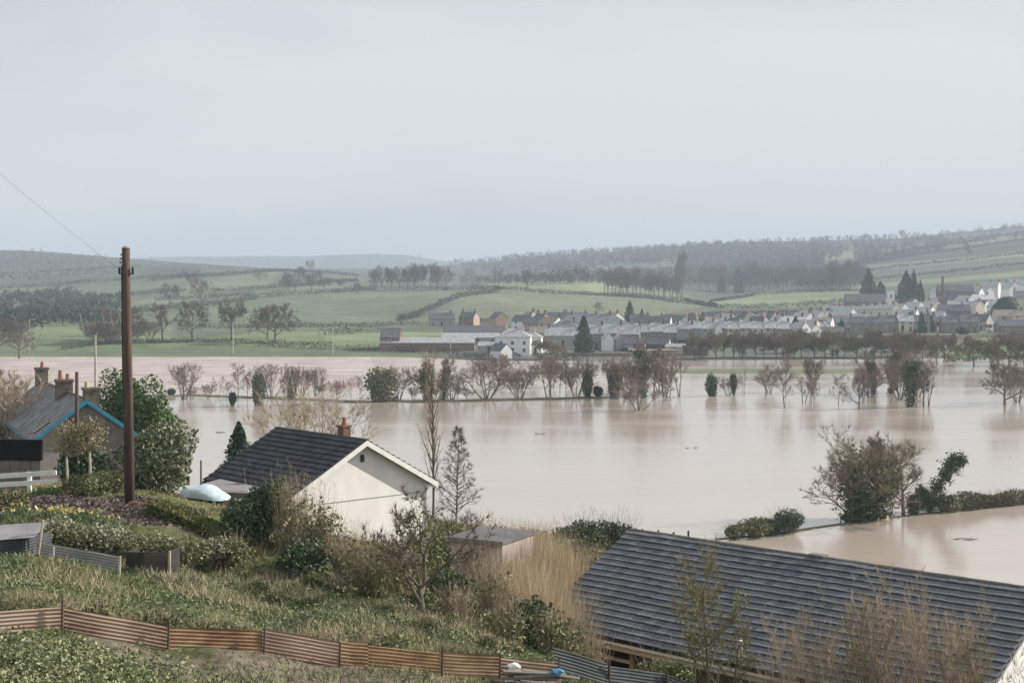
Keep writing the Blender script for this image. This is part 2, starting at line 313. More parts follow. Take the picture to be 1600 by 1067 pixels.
def bank(name, pts, widths, h, mat):
    """low strip of ground standing out of the flood along a line of (x, y)"""
    P = []; 
    for i in range(len(pts) - 1):
        a = Vector(pts[i]); b_ = Vector(pts[i + 1]); n_ = max(2, int((b_ - a).length / 2.0))
        for k in range(n_): t = k / n_; P.append((a.lerp(b_, t), widths[i] * (1 - t) + widths[i + 1] * t))
    P.append((Vector(pts[-1]), widths[-1])); V = []; Fc = []
    rs = random.Random(len(P))
    prof = [(-1, -.5), (-.6, .3), (-.2, .95), (.2, 1), (.6, .4), (1, -.5)]
    for i, (p, w) in enumerate(P):
        d = (P[min(i + 1, len(P) - 1)][0] - P[max(i - 1, 0)][0]).normalized(); nn = Vector((-d.y, d.x))
        e = min(1, i / 4, (len(P) - 1 - i) / 4)
        for s_, z_ in prof:
            q = p + nn * s_ * w / 2 * (.55 + .45 * e) * (1 + .25 * rs.uniform(-1, 1)); V.append((q.x, q.y, (z_ * h * (.7 + .5 * rs.random()) * (.2 + .8 * e)) if z_ > 0 else -.5))
    for i in range(len(P) - 1):
        for k in range(5): Fc.append((i * 6 + k, i * 6 + k + 1, i * 6 + 7 + k, i * 6 + 6 + k))
    return structure(obj(name, mk_mesh(name, [(np.array(V), np.array(Fc), 0)], [mat], True)))
BANKM = M("bank_mud_grass", (.11, .10, .05), (.17, .13, .085), .5, 1, world=True)
ISLM = M("islet_grass", (.115, .145, .08), (.15, .18, .105), .2, 1, world=True)
w2 = lambda px, py: (wx(px, 24 * F / (py - HOR)), 24 * F / (py - HOR))
bank("flooded_bank", [w2(1120, 842), w2(1200, 836), w2(1290, 822), w2(1400, 808), w2(1500, 797), w2(1600, 786), w2(1750, 776)], [2.4, 2.4, 1.0, .9, 2.0, 2.0, 2.0], .12, BANKM)
bank("river_bank", [w2(200, 622), w2(300, 618), w2(420, 622), w2(560, 628), w2(700, 627), w2(800, 625), w2(950, 621), w2(965, 621)], [4, 5, 5, 6, 6, 6, 4, 2], .3, BANKM)
bank("grass_islet", [w2(1015, 582), w2(1080, 581), w2(1180, 580), w2(1290, 580), w2(1330, 579)], [8, 26, 38, 34, 6], .22, ISLM)
bank("grass_islet", [w2(800, 583), w2(845, 583), w2(885, 583)], [4, 22, 4], .2, ISLM)

def build_road():
    us = np.arange(-700, 700, 20.0); V = []
    for u in us:
        for yy in (504.0, 508.0): xx = (u - 800) / F * yy; V.append((xx, yy, g1(xx, yy) + .09))
    Fc = [(i * 2, i * 2 + 2, i * 2 + 3, i * 2 + 1) for i in range(len(us) - 1)]
    structure(obj("road", mk_mesh("road", [(np.array(V), np.array(Fc), 0)], [M("worn_asphalt", (.12, .12, .11), (.17, .17, .155), 1, .9)])))
build_road()

# ------------------------------------------------------------------ haze in the valley
def build_haze():
    m = bpy.data.materials.new("haze_air"); m.use_nodes = True; n = m.node_tree.nodes; l = m.node_tree.links; n.clear()
    o = n.new("ShaderNodeOutputMaterial"); v = n.new("ShaderNodeVolumePrincipled"); l.new(v.outputs[0], o.inputs['Volume'])
    v.inputs['Color'].default_value = (.72, .85, 1.0, 1); v.inputs['Density'].default_value = HAZE; v.inputs['Anisotropy'].default_value = .0
    me = MB().box(-11500, 11500, -60, 9400, -6, 300).mesh("haze", m); stuff(obj("haze", me))
HAZE = 2.45e-4
build_haze()
# ------------------------------------------------------------------ vegetation makers
def unit(a): return a / np.maximum(np.linalg.norm(a, axis=-1, keepdims=True), 1e-9)
def cards(C, size, rs, flat=0.0, aspect=.6):
    """small leaf-shaped faces at the points C"""
    n = len(C); size = np.broadcast_to(np.asarray(size, float), (n,))[:, None] * (.6 + .8 * rs.rand(n, 1))
    a = unit(rs.normal(size=(n, 3)) * [1, 1, 1 - flat]); b = unit(np.cross(a, rs.normal(size=(n, 3))))
    V = np.stack([C - a * size, C + b * size * aspect - a * size * .1, C + a * size, C - b * size * aspect + a * size * .1], 1).reshape(-1, 3)
    return V, np.arange(4 * n).reshape(n, 4)
def ribbons(P, Q, w, rs):
    """thin tapering twigs or blades from P to Q"""
    n = len(P); d = unit(Q - P); s = unit(np.cross(d, rs.normal(size=(n, 3)))) * (np.broadcast_to(np.asarray(w, float), (n,))[:, None] / 2)
    return np.stack([P - s, P + s, Q], 1).reshape(-1, 3), np.arange(3 * n).reshape(n, 3)
def bent(P, Q, w, rs, droop=.15):
    """blades in two pieces, bending over"""
    n = len(P); Mid = (P + Q) / 2 + np.array([0, 0, 1]) * np.linalg.norm(Q - P, axis=1)[:, None] * droop + rs.normal(size=(n, 3)) * .02
    d = unit(Q - P); s = unit(np.cross(d, rs.normal(size=(n, 3)))) * (np.broadcast_to(np.asarray(w, float), (n,))[:, None] / 2)
    V = np.stack([P - s, P + s, Mid + s * .7, Mid - s * .7, Q], 1).reshape(-1, 3); o = 5 * np.arange(n)[:, None]
    F1 = np.concatenate([o + [[0, 1, 2]], o + [[0, 2, 3]], o + [[3, 2, 4]]]); return V, F1
def tubes(segs, k):
    A = np.array([s[0] for s in segs], float); B = np.array([s[1] for s in segs], float); r0 = np.array([s[2] for s in segs])[:, None]; r1 = np.array([s[3] for s in segs])[:, None]
    d = unit(B - A); h = np.where(np.abs(d[:, 2:3]) > .9, [[1., 0, 0]], [[0, 0, 1.]]); u = unit(np.cross(d, h)); w = np.cross(d, u)
    B = B + d * r1 * .3; rings = []
    for P, r in ((A, r0), (B, r1)):
        for j in range(k): t = 2 * pi * j / k; rings.append(P + r * (cos(t) * u + sin(t) * w))
    V = np.stack(rings, 1).reshape(-1, 3); o = (2 * k * np.arange(len(A)))[:, None]
    return V, np.concatenate([o + [[j, (j + 1) % k, k + (j + 1) % k, k + j]] for j in range(k)])

TREE = {  # stems, trunk share, [children, angle, length ratio, wobble, upturn] by level, twigs per end, twig length, twig width (share of height)
 'oak':    dict(stems=1, tl=.26, r=.032, lv=[(8, 64, .85, .10, .04), (7, 50, .60, .22, .05), (5, 46, .58, .25, .06)], tw=7, twl=.065, tww=.0034),
 'ash':    dict(stems=1, tl=.50, r=.024, lv=[(9, 45, .42, .06, .10), (5, 42, .58, .18, .16), (5, 42, .55, .2, .14)], tw=5, twl=.06, tww=.0032),
 'young':  dict(stems=1, tl=.62, r=.013, lv=[(14, 52, .30, .05, .10), (5, 45, .55, .15, .16)], tw=5, twl=.07, tww=.0034),
 'forked': dict(stems=2, tl=.58, r=.015, lv=[(8, 40, .34, .10, .12), (4, 42, .55, .2, .14)], tw=4, twl=.075, tww=.0034, lean=.22),
 'poplar': dict(stems=1, tl=.94, r=.009, lv=[(30, 24, .17, .03, .10), (4, 28, .5, .12, .2)], tw=3, twl=.035, tww=.0014),
 'larch':  dict(stems=1, tl=.95, r=.010, lv=[(46, 62, .30, .10, .06), (8, 50, .45, .2, .06)], tw=4, twl=.05, tww=.0022, cone=True),
 'willow': dict(stems=6, tl=.45, r=.014, lv=[(6, 36, .52, .16, .06), (5, 40, .55, .22, .08)], tw=5, twl=.11, tww=.0036, lean=.5),
 'thicket': dict(stems=12, tl=.6, r=.006, lv=[(6, 30, .45, .12, .08), (4, 38, .5, .2, .10)], tw=3, twl=.07, tww=.0042, lean=.42),
 'orchard': dict(stems=1, tl=.24, r=.028, lv=[(9, 58, .95, .14, .06), (8, 48, .6, .22, .08), (5, 44, .55, .25, .10)], tw=6, twl=.09, tww=.0050),
}
def grow(kind, H, seed):
    c = TREE[kind]; rd = random.Random(seed); segs = {}; tips = []; nodes = []
    def rec(p, d, Ln, r, lev):
        nlev = len(c['lv']); wob = c['lv'][lev - 1][3] if lev else (.015 if kind in ('poplar', 'larch') else .05); trop = c['lv'][lev - 1][4] if lev else .03
        n = max(3, (26 if kind in ('poplar', 'larch') else 5) if lev == 0 else 4 - (lev > 1)); step = Ln / n; kids = c['lv'][lev][0] if lev < nlev else 0; made = 0
        az = rd.random() * 6.28
        for i in range(n):
            d = (d + Vector((rd.gauss(0, wob), rd.gauss(0, wob), rd.gauss(0, wob * .7) + trop))).normalized(); q = p + d * step
            ra = r * (1 - i / n * .75); rb = r * (1 - (i + 1) / n * .75)
            segs.setdefault(lev, []).append((tuple(p), tuple(q), ra, rb)); nodes.append((q, rb, lev)); p = q; fr = (i + 1) / n
            lo = .12 if c.get('cone') else (.3 if lev == 0 and kind not in ('poplar',) else .2)
            if lev < nlev:
                want = int(round(kids * max(0, (fr - lo)) / (1 - lo))) - made
                for _ in range(max(0, want)):
                    made += 1; az += 2.4 + rd.gauss(0, .35); _, ang, lr, _, _ = c['lv'][lev]
                    ax = d.orthogonal().normalized(); ax.rotate(Matrix.Rotation(az, 3, d)); a = radians(ang * rd.uniform(.65, 1.25) * (1.15 - .45 * fr)) if not c.get('cone') else radians(ang)
                    e = d.copy(); e.rotate(Matrix.Rotation(a, 3, ax)); base = (c['tl'] if lev == 0 else Ln / H) * H
                    ll = base * lr * rd.uniform(.7, 1.2) * ((1.05 - fr) * 1.1 + .06 if c.get('cone') else (1.15 - .35 * fr))
                    rec(p, e, ll, rb * rd.uniform(.5, .75) if lev else min(rb * .8, r * .5), lev + 1)
            else: tips.append((p, d.copy()))
        tips.append((p, d.copy()))
    for s in range(c['stems']):
        a = 2 * pi * s / c['stems'] + rd.random(); ln = c.get('lean', .04) * rd.uniform(.5, 1.2)
        rec(Vector((cos(a), sin(a), 0)) * (.02 * H if c['stems'] > 1 else 0) + Vector((0, 0, -.03 * H)), Vector((cos(a) * ln, sin(a) * ln, 1)).normalized(), c['tl'] * H * rd.uniform(.85, 1.1), c['r'] * H, 0)
    zmax = max(t[0].z for t in tips) + .02 * H; f = H / zmax
    segs = {k: [(tuple(f * x for x in a), tuple(f * x for x in b), ra, rb) for a, b, ra, rb in v] for k, v in segs.items()}
    tips = [(p * f, d) for p, d in tips]; nodes = [(p * f, r, l_) for p, r, l_ in nodes]
    P = []; Q = []
    for p, d in tips:
        for _ in range(c['tw']):
            e = (d + Vector((rd.gauss(0, .5), rd.gauss(0, .5), rd.gauss(0, .4) + .12))).normalized(); P.append(tuple(p)); Q.append(tuple(p + e * c['twl'] * H * rd.uniform(.6, 1.3)))
    return segs, np.array(P), np.array(Q), nodes
BARK = M("bark_grey_brown", (.10, .082, .066), (.19, .16, .13), 3, .95)
TWIG = M("winter_twigs", (0.176, 0.127, 0.101), (0.312, 0.234, 0.189), 1, .95, island=True)
TWIGT = M("tan_twigs", (.32, .25, .175), (.52, .43, .325), 1, .95, island=True)
TWIGO = M("olive_twigs", (0.168, 0.150, 0.084), (0.288, 0.252, 0.144), 1, .95, island=True)
TWIGR = M("purple_twigs", (.15, .118, .10), (.265, .215, .185), 1, .95, island=True)
TRUNKP = M("pale_bark", (.38, .34, .27), (.55, .50, .42), 6, .9)
IVY = M("ivy_leaves", (0.027, 0.048, 0.018), (0.112, 0.158, 0.060), 1, .55, island=True, spec=.4)
LEAFD = M("dark_evergreen_leaves", (0.020, 0.039, 0.020), (0.084, 0.133, 0.053), 1, .6, island=True, spec=.35)
LEAFC = M("conifer_needles", (0.037, 0.076, 0.025), (0.162, 0.230, 0.076), 1, .8, island=True)
LEAFB = M("blue_conifer_needles", (0.029, 0.055, 0.039), (0.091, 0.137, 0.091), 1, .8, island=True)
LEAFO = M("grey_olive_leaves", (.12, .135, .078), (.235, .25, .155), 1, .7, island=True)
LEAFG = M("spring_green_leaves", (.115, .14, .06), (.27, .31, .14), 1, .7, island=True)
LEAFM = M("mixed_bramble_leaves", (0.052, 0.069, 0.029), (0.276, 0.276, 0.138), 1, .7, island=True)
DRY = M("dry_grass_stalks", (.36, .285, .18), (.60, .51, .37), 1, .9, island=True)
PROTO = {}
def bare(kind, H=10.0, seed=1, twig=None, ivy=0, ivymat=None, ivytop=.75, wm=1.0):
    key = (kind, H, seed, twig.name if twig else '', ivy, ivytop)
    if key in PROTO: return PROTO[key]
    segs, P, Q, nodes = grow(kind, H, seed); rs = np.random.RandomState(seed); mx = max(segs)
    tr = [tubes(segs[0], 6) + (0,)] + ([tubes(segs[1], 4) + (0,)] if 1 in segs else [])
    ch = [tubes(segs[k], 3) + (0,) for k in range(2, mx + 1)] + [ribbons(P, Q, TREE[kind]['tww'] * H * wm * (.7 + .6 * rs.rand(len(P))), rs) + (0,)]
    parts = [('trunk', mk_mesh(kind + "_trunk", tr, [BARK], True)), ('crown', mk_mesh(kind + "_crown", ch, [twig or TWIG]))]
    if ivy:
        nd = [(p, r) for p, r, l_ in nodes if l_ <= 1 and p.z < ivytop * H and (l_ == 0 or (p.x ** 2 + p.y ** 2) < (.2 * H) ** 2)]
        st = [s for s in segs[0]]; C = []
        for a, b, ra, rb in st:
            a = np.array(a); b = np.array(b)
            if a[2] > ivytop * H: continue
            t = rs.rand(ivy, 1); C.append(a + (b - a) * t + rs.normal(size=(ivy, 3)) * [.045 * H, .045 * H, .03 * H])
        for p, r in nd: C.append(np.array(p)[None] + rs.normal(size=(max(4, ivy // 3), 3)) * .04 * H)
        C = np.concatenate(C); C = C[C[:, 2] > .02 * H]
        parts.append(('ivy', mk_mesh("ivy_leaves", [cards(C, .022 * H, rs) + (0,)], [ivymat or IVY])))
    PROTO[key] = parts; return parts
def lumps(rs, n, rx, ry, h, shape='round', holes=.25):
    """points spread through a lumpy crown"""
    k = rs.normal(size=(7, 3)); ph = rs.rand(7) * 6
    d = unit(rs.normal(size=(n, 3))); rr = rs.rand(n, 1) ** .45
    bump = 1 + .16 * np.sin(d @ k.T * 2.2 + ph).sum(1, keepdims=True) / 1.6
    if shape == 'round':
        P = d * rr * bump * [rx, ry, h / 2] + [0, 0, h / 2]
    else:   # upright cone: narrow top, fuller below
        z = rs.rand(n) ** 1.25; a = rs.rand(n) * 2 * pi; prof = np.minimum(1, (1 - z) * 1.55) ** .8 * np.minimum(1, .72 + z * 3)
        lob = 1 + .13 * np.sin(a * 5 + z * 9 + ph[0]) + .11 * np.sin(a * 3 - z * 17 + ph[1]) + .08 * np.sin(z * 31 + ph[2])
        r = prof * lob * rs.rand(n) ** .4; P = np.stack([cos_(a) * r * rx, sin_(a) * r * ry, z * h], 1)
    P[:, 2] = np.maximum(P[:, 2], .01 * h)
    q = np.sin(P @ (k[:3].T * 3.4 / max(rx, .3)) + ph[:3]).sum(1)
    return P[q > -2.2 + holes * 2.4 * rs.rand(n)]
cos_, sin_ = np.cos, np.sin
def leafy(key, n, rx, ry, h, leaf, mat, shape='round', seed=1, stems=10, stemmat=None, twigs=0, twigmat=None, twigw=.012, flat=0.0, up=.25, holes=.25):
    """bush or evergreen: stems, leaf faces, and twigs sticking out"""
    key = ('leafy', key, seed)
    if key in PROTO: return PROTO[key]
    rs = np.random.RandomState(seed); C = lumps(rs, n, rx, ry, h, shape, holes); parts = []
    if stems:
        sg = []
        for i in range(stems if shape == 'round' else 1):
            a = rs.rand() * 6.28; q = np.array([cos(a) * rx * .55 * rs.rand(), sin(a) * ry * .55 * rs.rand(), h * (.45 + .4 * rs.rand())]) if shape == 'round' else np.array([0, 0, h * .95])
            p = np.array([q[0] * .3, q[1] * .3, -.06 * h]); m_ = (p + q) / 2 + rs.normal(size=3) * .05 * h * (shape == 'round')
            w = (.012 if shape == 'round' else .02) * h; sg += [(p, m_, w, w * .7), (m_, q, w * .7, w * .25)]
        parts.append(('trunk' if shape != 'round' else 'stems', mk_mesh("stems", [tubes(sg, 5) + (0,)], [stemmat or BARK], True)))
    if n: parts.append(('foliage', mk_mesh("foliage", [cards(C, leaf, rs, flat) + (0,)], [mat])))
    if twigs:
        a = rs.rand(twigs) * 6.28; P = np.stack([cos_(a) * rx * .55 * rs.rand(twigs), sin_(a) * ry * .55 * rs.rand(twigs), np.zeros(twigs)], 1)
        Q = P * (1.5 + .6 * rs.rand(twigs, 1)) + np.stack([rs.normal(size=twigs) * rx * .25, rs.normal(size=twigs) * ry * .25, h * (1 + up) * (.45 + .6 * rs.rand(twigs))], 1)
        ch = [bent(P, Q, twigw, rs, .03) + (0,)]
        k = twigs * 3; t = rs.rand(k, 1) * .7 + .3; i = rs.randint(0, twigs, k); B = P[i] + (Q[i] - P[i]) * t; E = B + unit((Q - P)[i] + rs.normal(size=(k, 3)) * .5 * h) * h * .16 * (.5 + rs.rand(k, 1))
        ch.append(ribbons(B, E, twigw * .7, rs) + (0,)); parts.append(('twigs', mk_mesh("twigs", ch, [twigmat or TWIGT])))
    PROTO[key] = parts; return parts
STUFFP = {'flowers', 'twigs'}
def plant(parts, name, label, cat, loc, scale=1.0, rotz=0.0, group=None, sink=0.0, tilt=None):
    loc = Vector(loc) - Vector((0, 0, sink)); o = thing(name, label, cat, loc, rotz, group, scale)
    if tilt: o.rotation_euler = (tilt[0], tilt[1], rotz)
    for n_, me in parts:
        c_ = obj(n_, me, o)
        if n_ in STUFFP: c_['kind'] = 'stuff'
    return o
def strip(P3, n, w, h, leaf, mat, seed, twig=0, twmat=None, tww=.02, lump=.3, stems=None):
    """hedge along a ground line: list of Vectors; returns chunk parts in world coordinates relative to P3[0]"""
    rs = np.random.RandomState(seed); A = np.array([tuple(p) for p in P3]); ln = np.linalg.norm(np.diff(A, axis=0), axis=1); cum = np.concatenate([[0], np.cumsum(ln)])
    def on(t):
        s = t * cum[-1]; k = np.clip(np.searchsorted(cum, s) - 1, 0, len(ln) - 1); f = ((s - cum[k]) / ln[k])[:, None]; return A[k] + (A[k + 1] - A[k]) * f, unit(A[k + 1] - A[k])
    t = rs.rand(n); B, d = on(t); side = np.stack([-d[:, 1], d[:, 0], d[:, 0] * 0], 1)
    hh = h * (1 + lump * np.sin(t * cum[-1] / h * .9 + seed) * np.sin(t * cum[-1] / h * .37 + 2 * seed))
    a = rs.rand(n) * pi; r = rs.rand(n) ** .4
    C = B + side * (cos_(a) * r * w / 2)[:, None]; C[:, 2] = gz(C[:, 0], C[:, 1]).clip(0) + sin_(a) * r * hh
    ch = [cards(C - A[0], leaf, rs) + (0,)]; parts = [('foliage', mk_mesh("hedge_foliage", ch, [mat]))]
    if twig:
        t = rs.rand(twig); B, d = on(t); B = B + rs.normal(size=B.shape) * [w * .2, w * .2, 0]; B[:, 2] = gz(B[:, 0], B[:, 1]).clip(0)
        Q = B + np.stack([rs.normal(size=twig) * h * .2, rs.normal(size=twig) * h * .2, h * (.6 + .7 * rs.rand(twig))], 1)
        parts.append(('twigs', mk_mesh("hedge_twigs", [ribbons(B - A[0], Q - A[0], tww, rs) + (0,)], [twmat or TWIG])))
    return parts, Vector(A[0])
def hedge(P3, n, w, h, leaf, mat, seed, label, group=None, name="hedge", **k):
    parts, o = strip(P3, n, w, h, leaf, mat, seed, **k); return plant(parts, name, label, "hedge", o, 1, 0, group)
# ------------------------------------------------------------------ near buildings
def slate_mat(name, c1, c2, bw, bh, mortar, rough=.75, size=.02):
    m = bpy.data.materials.new(name); m.use_nodes = True; n = m.node_tree.nodes; l = m.node_tree.links; b = n['Principled BSDF']; b.inputs['Roughness'].default_value = rough
    uv = n.new("ShaderNodeUVMap"); br = n.new("ShaderNodeTexBrick"); l.new(uv.outputs[0], br.inputs['Vector'])
    br.inputs['Color1'].default_value = (*c1, 1); br.inputs['Color2'].default_value = (*c2, 1); br.inputs['Mortar'].default_value = (*mortar, 1)
    br.inputs['Scale'].default_value = 1; br.inputs['Brick Width'].default_value = bw; br.inputs['Row Height'].default_value = bh; br.inputs['Mortar Size'].default_value = size
    z = n.new("ShaderNodeTexNoise"); z.inputs['Scale'].default_value = .9; z.inputs['Detail'].default_value = 6; l.new(uv.outputs[0], z.inputs['Vector'])
    r = n.new("ShaderNodeMapRange"); r.inputs['From Min'].default_value = .35; r.inputs['From Max'].default_value = .65; r.inputs['To Min'].default_value = .75; r.inputs['To Max'].default_value = 1.3; l.new(z.outputs['Fac'], r.inputs['Value'])
    x = n.new("ShaderNodeMix"); x.data_type = 'RGBA'; x.blend_type = 'MULTIPLY'; x.inputs['Factor'].default_value = 1; l.new(br.outputs['Color'], x.inputs['A']); l.new(r.outputs[0], x.inputs['B']); l.new(x.outputs['Result'], b.inputs['Base Color'])
    bn = n.new("ShaderNodeBump"); bn.inputs['Strength'].default_value = .5; bn.inputs['Distance'].default_value = .02; l.new(br.outputs['Fac'], bn.inputs['Height']); bn.invert = True; l.new(bn.outputs[0], b.inputs['Normal'])
    MATS[name] = m; return m
TILE = M("grey_concrete_tile", (.058, .062, .07), (.115, .118, .128), 1.3, .8, .25, 9, world=True)
TILEI = M("grey_concrete_tile_single", (.105, .11, .125), (.17, .178, .198), 1.6, .8, .25, 9, island=True, world=True)
TILEB = M("charcoal_tile", (.040, .040, .046), (.075, .075, .085), 1.3, .85, island=True, world=True)
WHITE = M("white_render", (.69, .675, .645), (.83, .82, .80), .55, .9, .15, 25, stretch=(1, 1, .45))
WPAINT = M("white_paint", (.72, .71, .68), (.82, .81, .78), 3, .6)
CREAM = M("cream_board", (.50, .43, .35), (.62, .55, .46), 3, .8)
BROWNW = M("brown_brick_wall", (.16, .12, .09), (.25, .19, .15), 4, .9)
TIMBER = M("orange_timber", (.36, .21, .09), (.50, .31, .14), 8, .8, stretch=(1, 1, .2))
DARKG = M("dark_glass", (.012, .013, .015), (.02, .021, .024), 2, .15, spec=.5)
BRICK = M("red_brick", (.14, .082, .065), (.22, .13, .10), 6, .9)
POTM = M("terracotta_pot", (.25, .12, .08), (.36, .18, .115), 6, .85)
BLUEP = M("blue_gloss_paint", (.035, .20, .30), (.06, .28, .40), 3, .5)
RENDG = M("grey_render", (.155, .135, .125), (.215, .19, .175), 1.5, .95, .2, 12)
STACK = M("stack_render", (.085, .074, .06), (.19, .165, .13), 3, .95, .3, 12)
BLACKB = M("black_felt", (.010, .010, .012), (.018, .018, .02), 2, .95, spec=.05)
GREYB = M("grey_boards", (.15, .14, .13), (.24, .225, .21), 6, .9, stretch=(.2, 1, 1))
SLATE = slate_mat("weathered_slate", (.14, .135, .14), (.235, .225, .23), .30, .22, (.075, .07, .075))

def prism(mb, x0, x1, W, z0, ze, zr, m=0):
    h = W / 2
    return mb.add([(x, y, z) for x in (x0, x1) for y, z in ((-h, z0), (h, z0), (h, ze), (0, zr), (-h, ze))],
           [(0, 4, 3, 2, 1), (5, 6, 7, 8, 9), (0, 1, 6, 5), (1, 2, 7, 6), (2, 3, 8, 7), (3, 4, 9, 8), (4, 0, 5, 9)], m)
def roof_mesh(name, x0, x1, hw, zr, ze, th, mat, uv=True):
    """two pitched slabs meeting at the ridge"""
    V = []; Fc = []
    for s in (-1, 1):
        o = len(V); V += [(x0, 0, zr), (x1, 0, zr), (x1, s * hw, ze), (x0, s * hw, ze), (x0, 0, zr - th), (x1, 0, zr - th), (x1, s * hw, ze - th), (x0, s * hw, ze - th)]
        q = [(0, 1, 2, 3), (7, 6, 5, 4), (3, 2, 6, 7), (0, 3, 7, 4), (1, 5, 6, 2)]
        Fc += [tuple(o + i for i in (f if s < 0 else reversed(f))) for f in q]
    me = bpy.data.meshes.new(name); me.from_pydata(V, [], Fc); me.materials.append(mat)
    uvl = me.uv_layers.new(name="UVMap"); sl_ = sqrt(hw * hw + (zr - ze) ** 2)
    for p in me.polygons:
        for li in p.loop_indices:
            v = me.vertices[me.loops[li].vertex_index].co; uvl.data[li].uv = (v.x, abs(v.y) / hw * sl_ + (v.z * .3 if p.index % 5 > 1 else 0))
    me.update(); return me
def rake(mb, x, W, zr, ze, w, d, m=0, sides=(-1, 1)):
    """pair of sloping barge boards on a gable at x"""
    for s in sides:
        V = [(xx, yy, zz) for xx in (x, x + d) for yy, zz in ((0, zr), (s * W, ze), (s * W, ze - w), (0, zr - w))]
        mb.add(V, [(0, 1, 2, 3), (7, 6, 5, 4), (0, 4, 5, 1), (1, 5, 6, 2), (2, 6, 7, 3), (3, 7, 4, 0)], m)
    return mb
def tile_points(x0, x1, slope, cover, tw):
    rows = int(slope / cover); out_ = []
    for r in range(rows):
        n_ = int((x1 - x0) / tw) + 1
        for c in range(n_):
            x = x0 + c * tw
            if x + tw <= x1 + .02: out_.append((x + tw / 2, (r + 1) * cover))
    return out_
def tile_mesh(tw, ln, th):
    return np.array([(x, y, z) for z in (0, th) for x, y in ((-tw / 2 + .004, -ln), (tw / 2 - .004, -ln), (tw / 2 - .004, .0), (-tw / 2 + .004, .0))]) , np.array([(0, 3, 2, 1), (4, 5, 6, 7), (0, 1, 5, 4), (1, 2, 6, 5), (2, 3, 7, 6), (3, 0, 4, 7)])

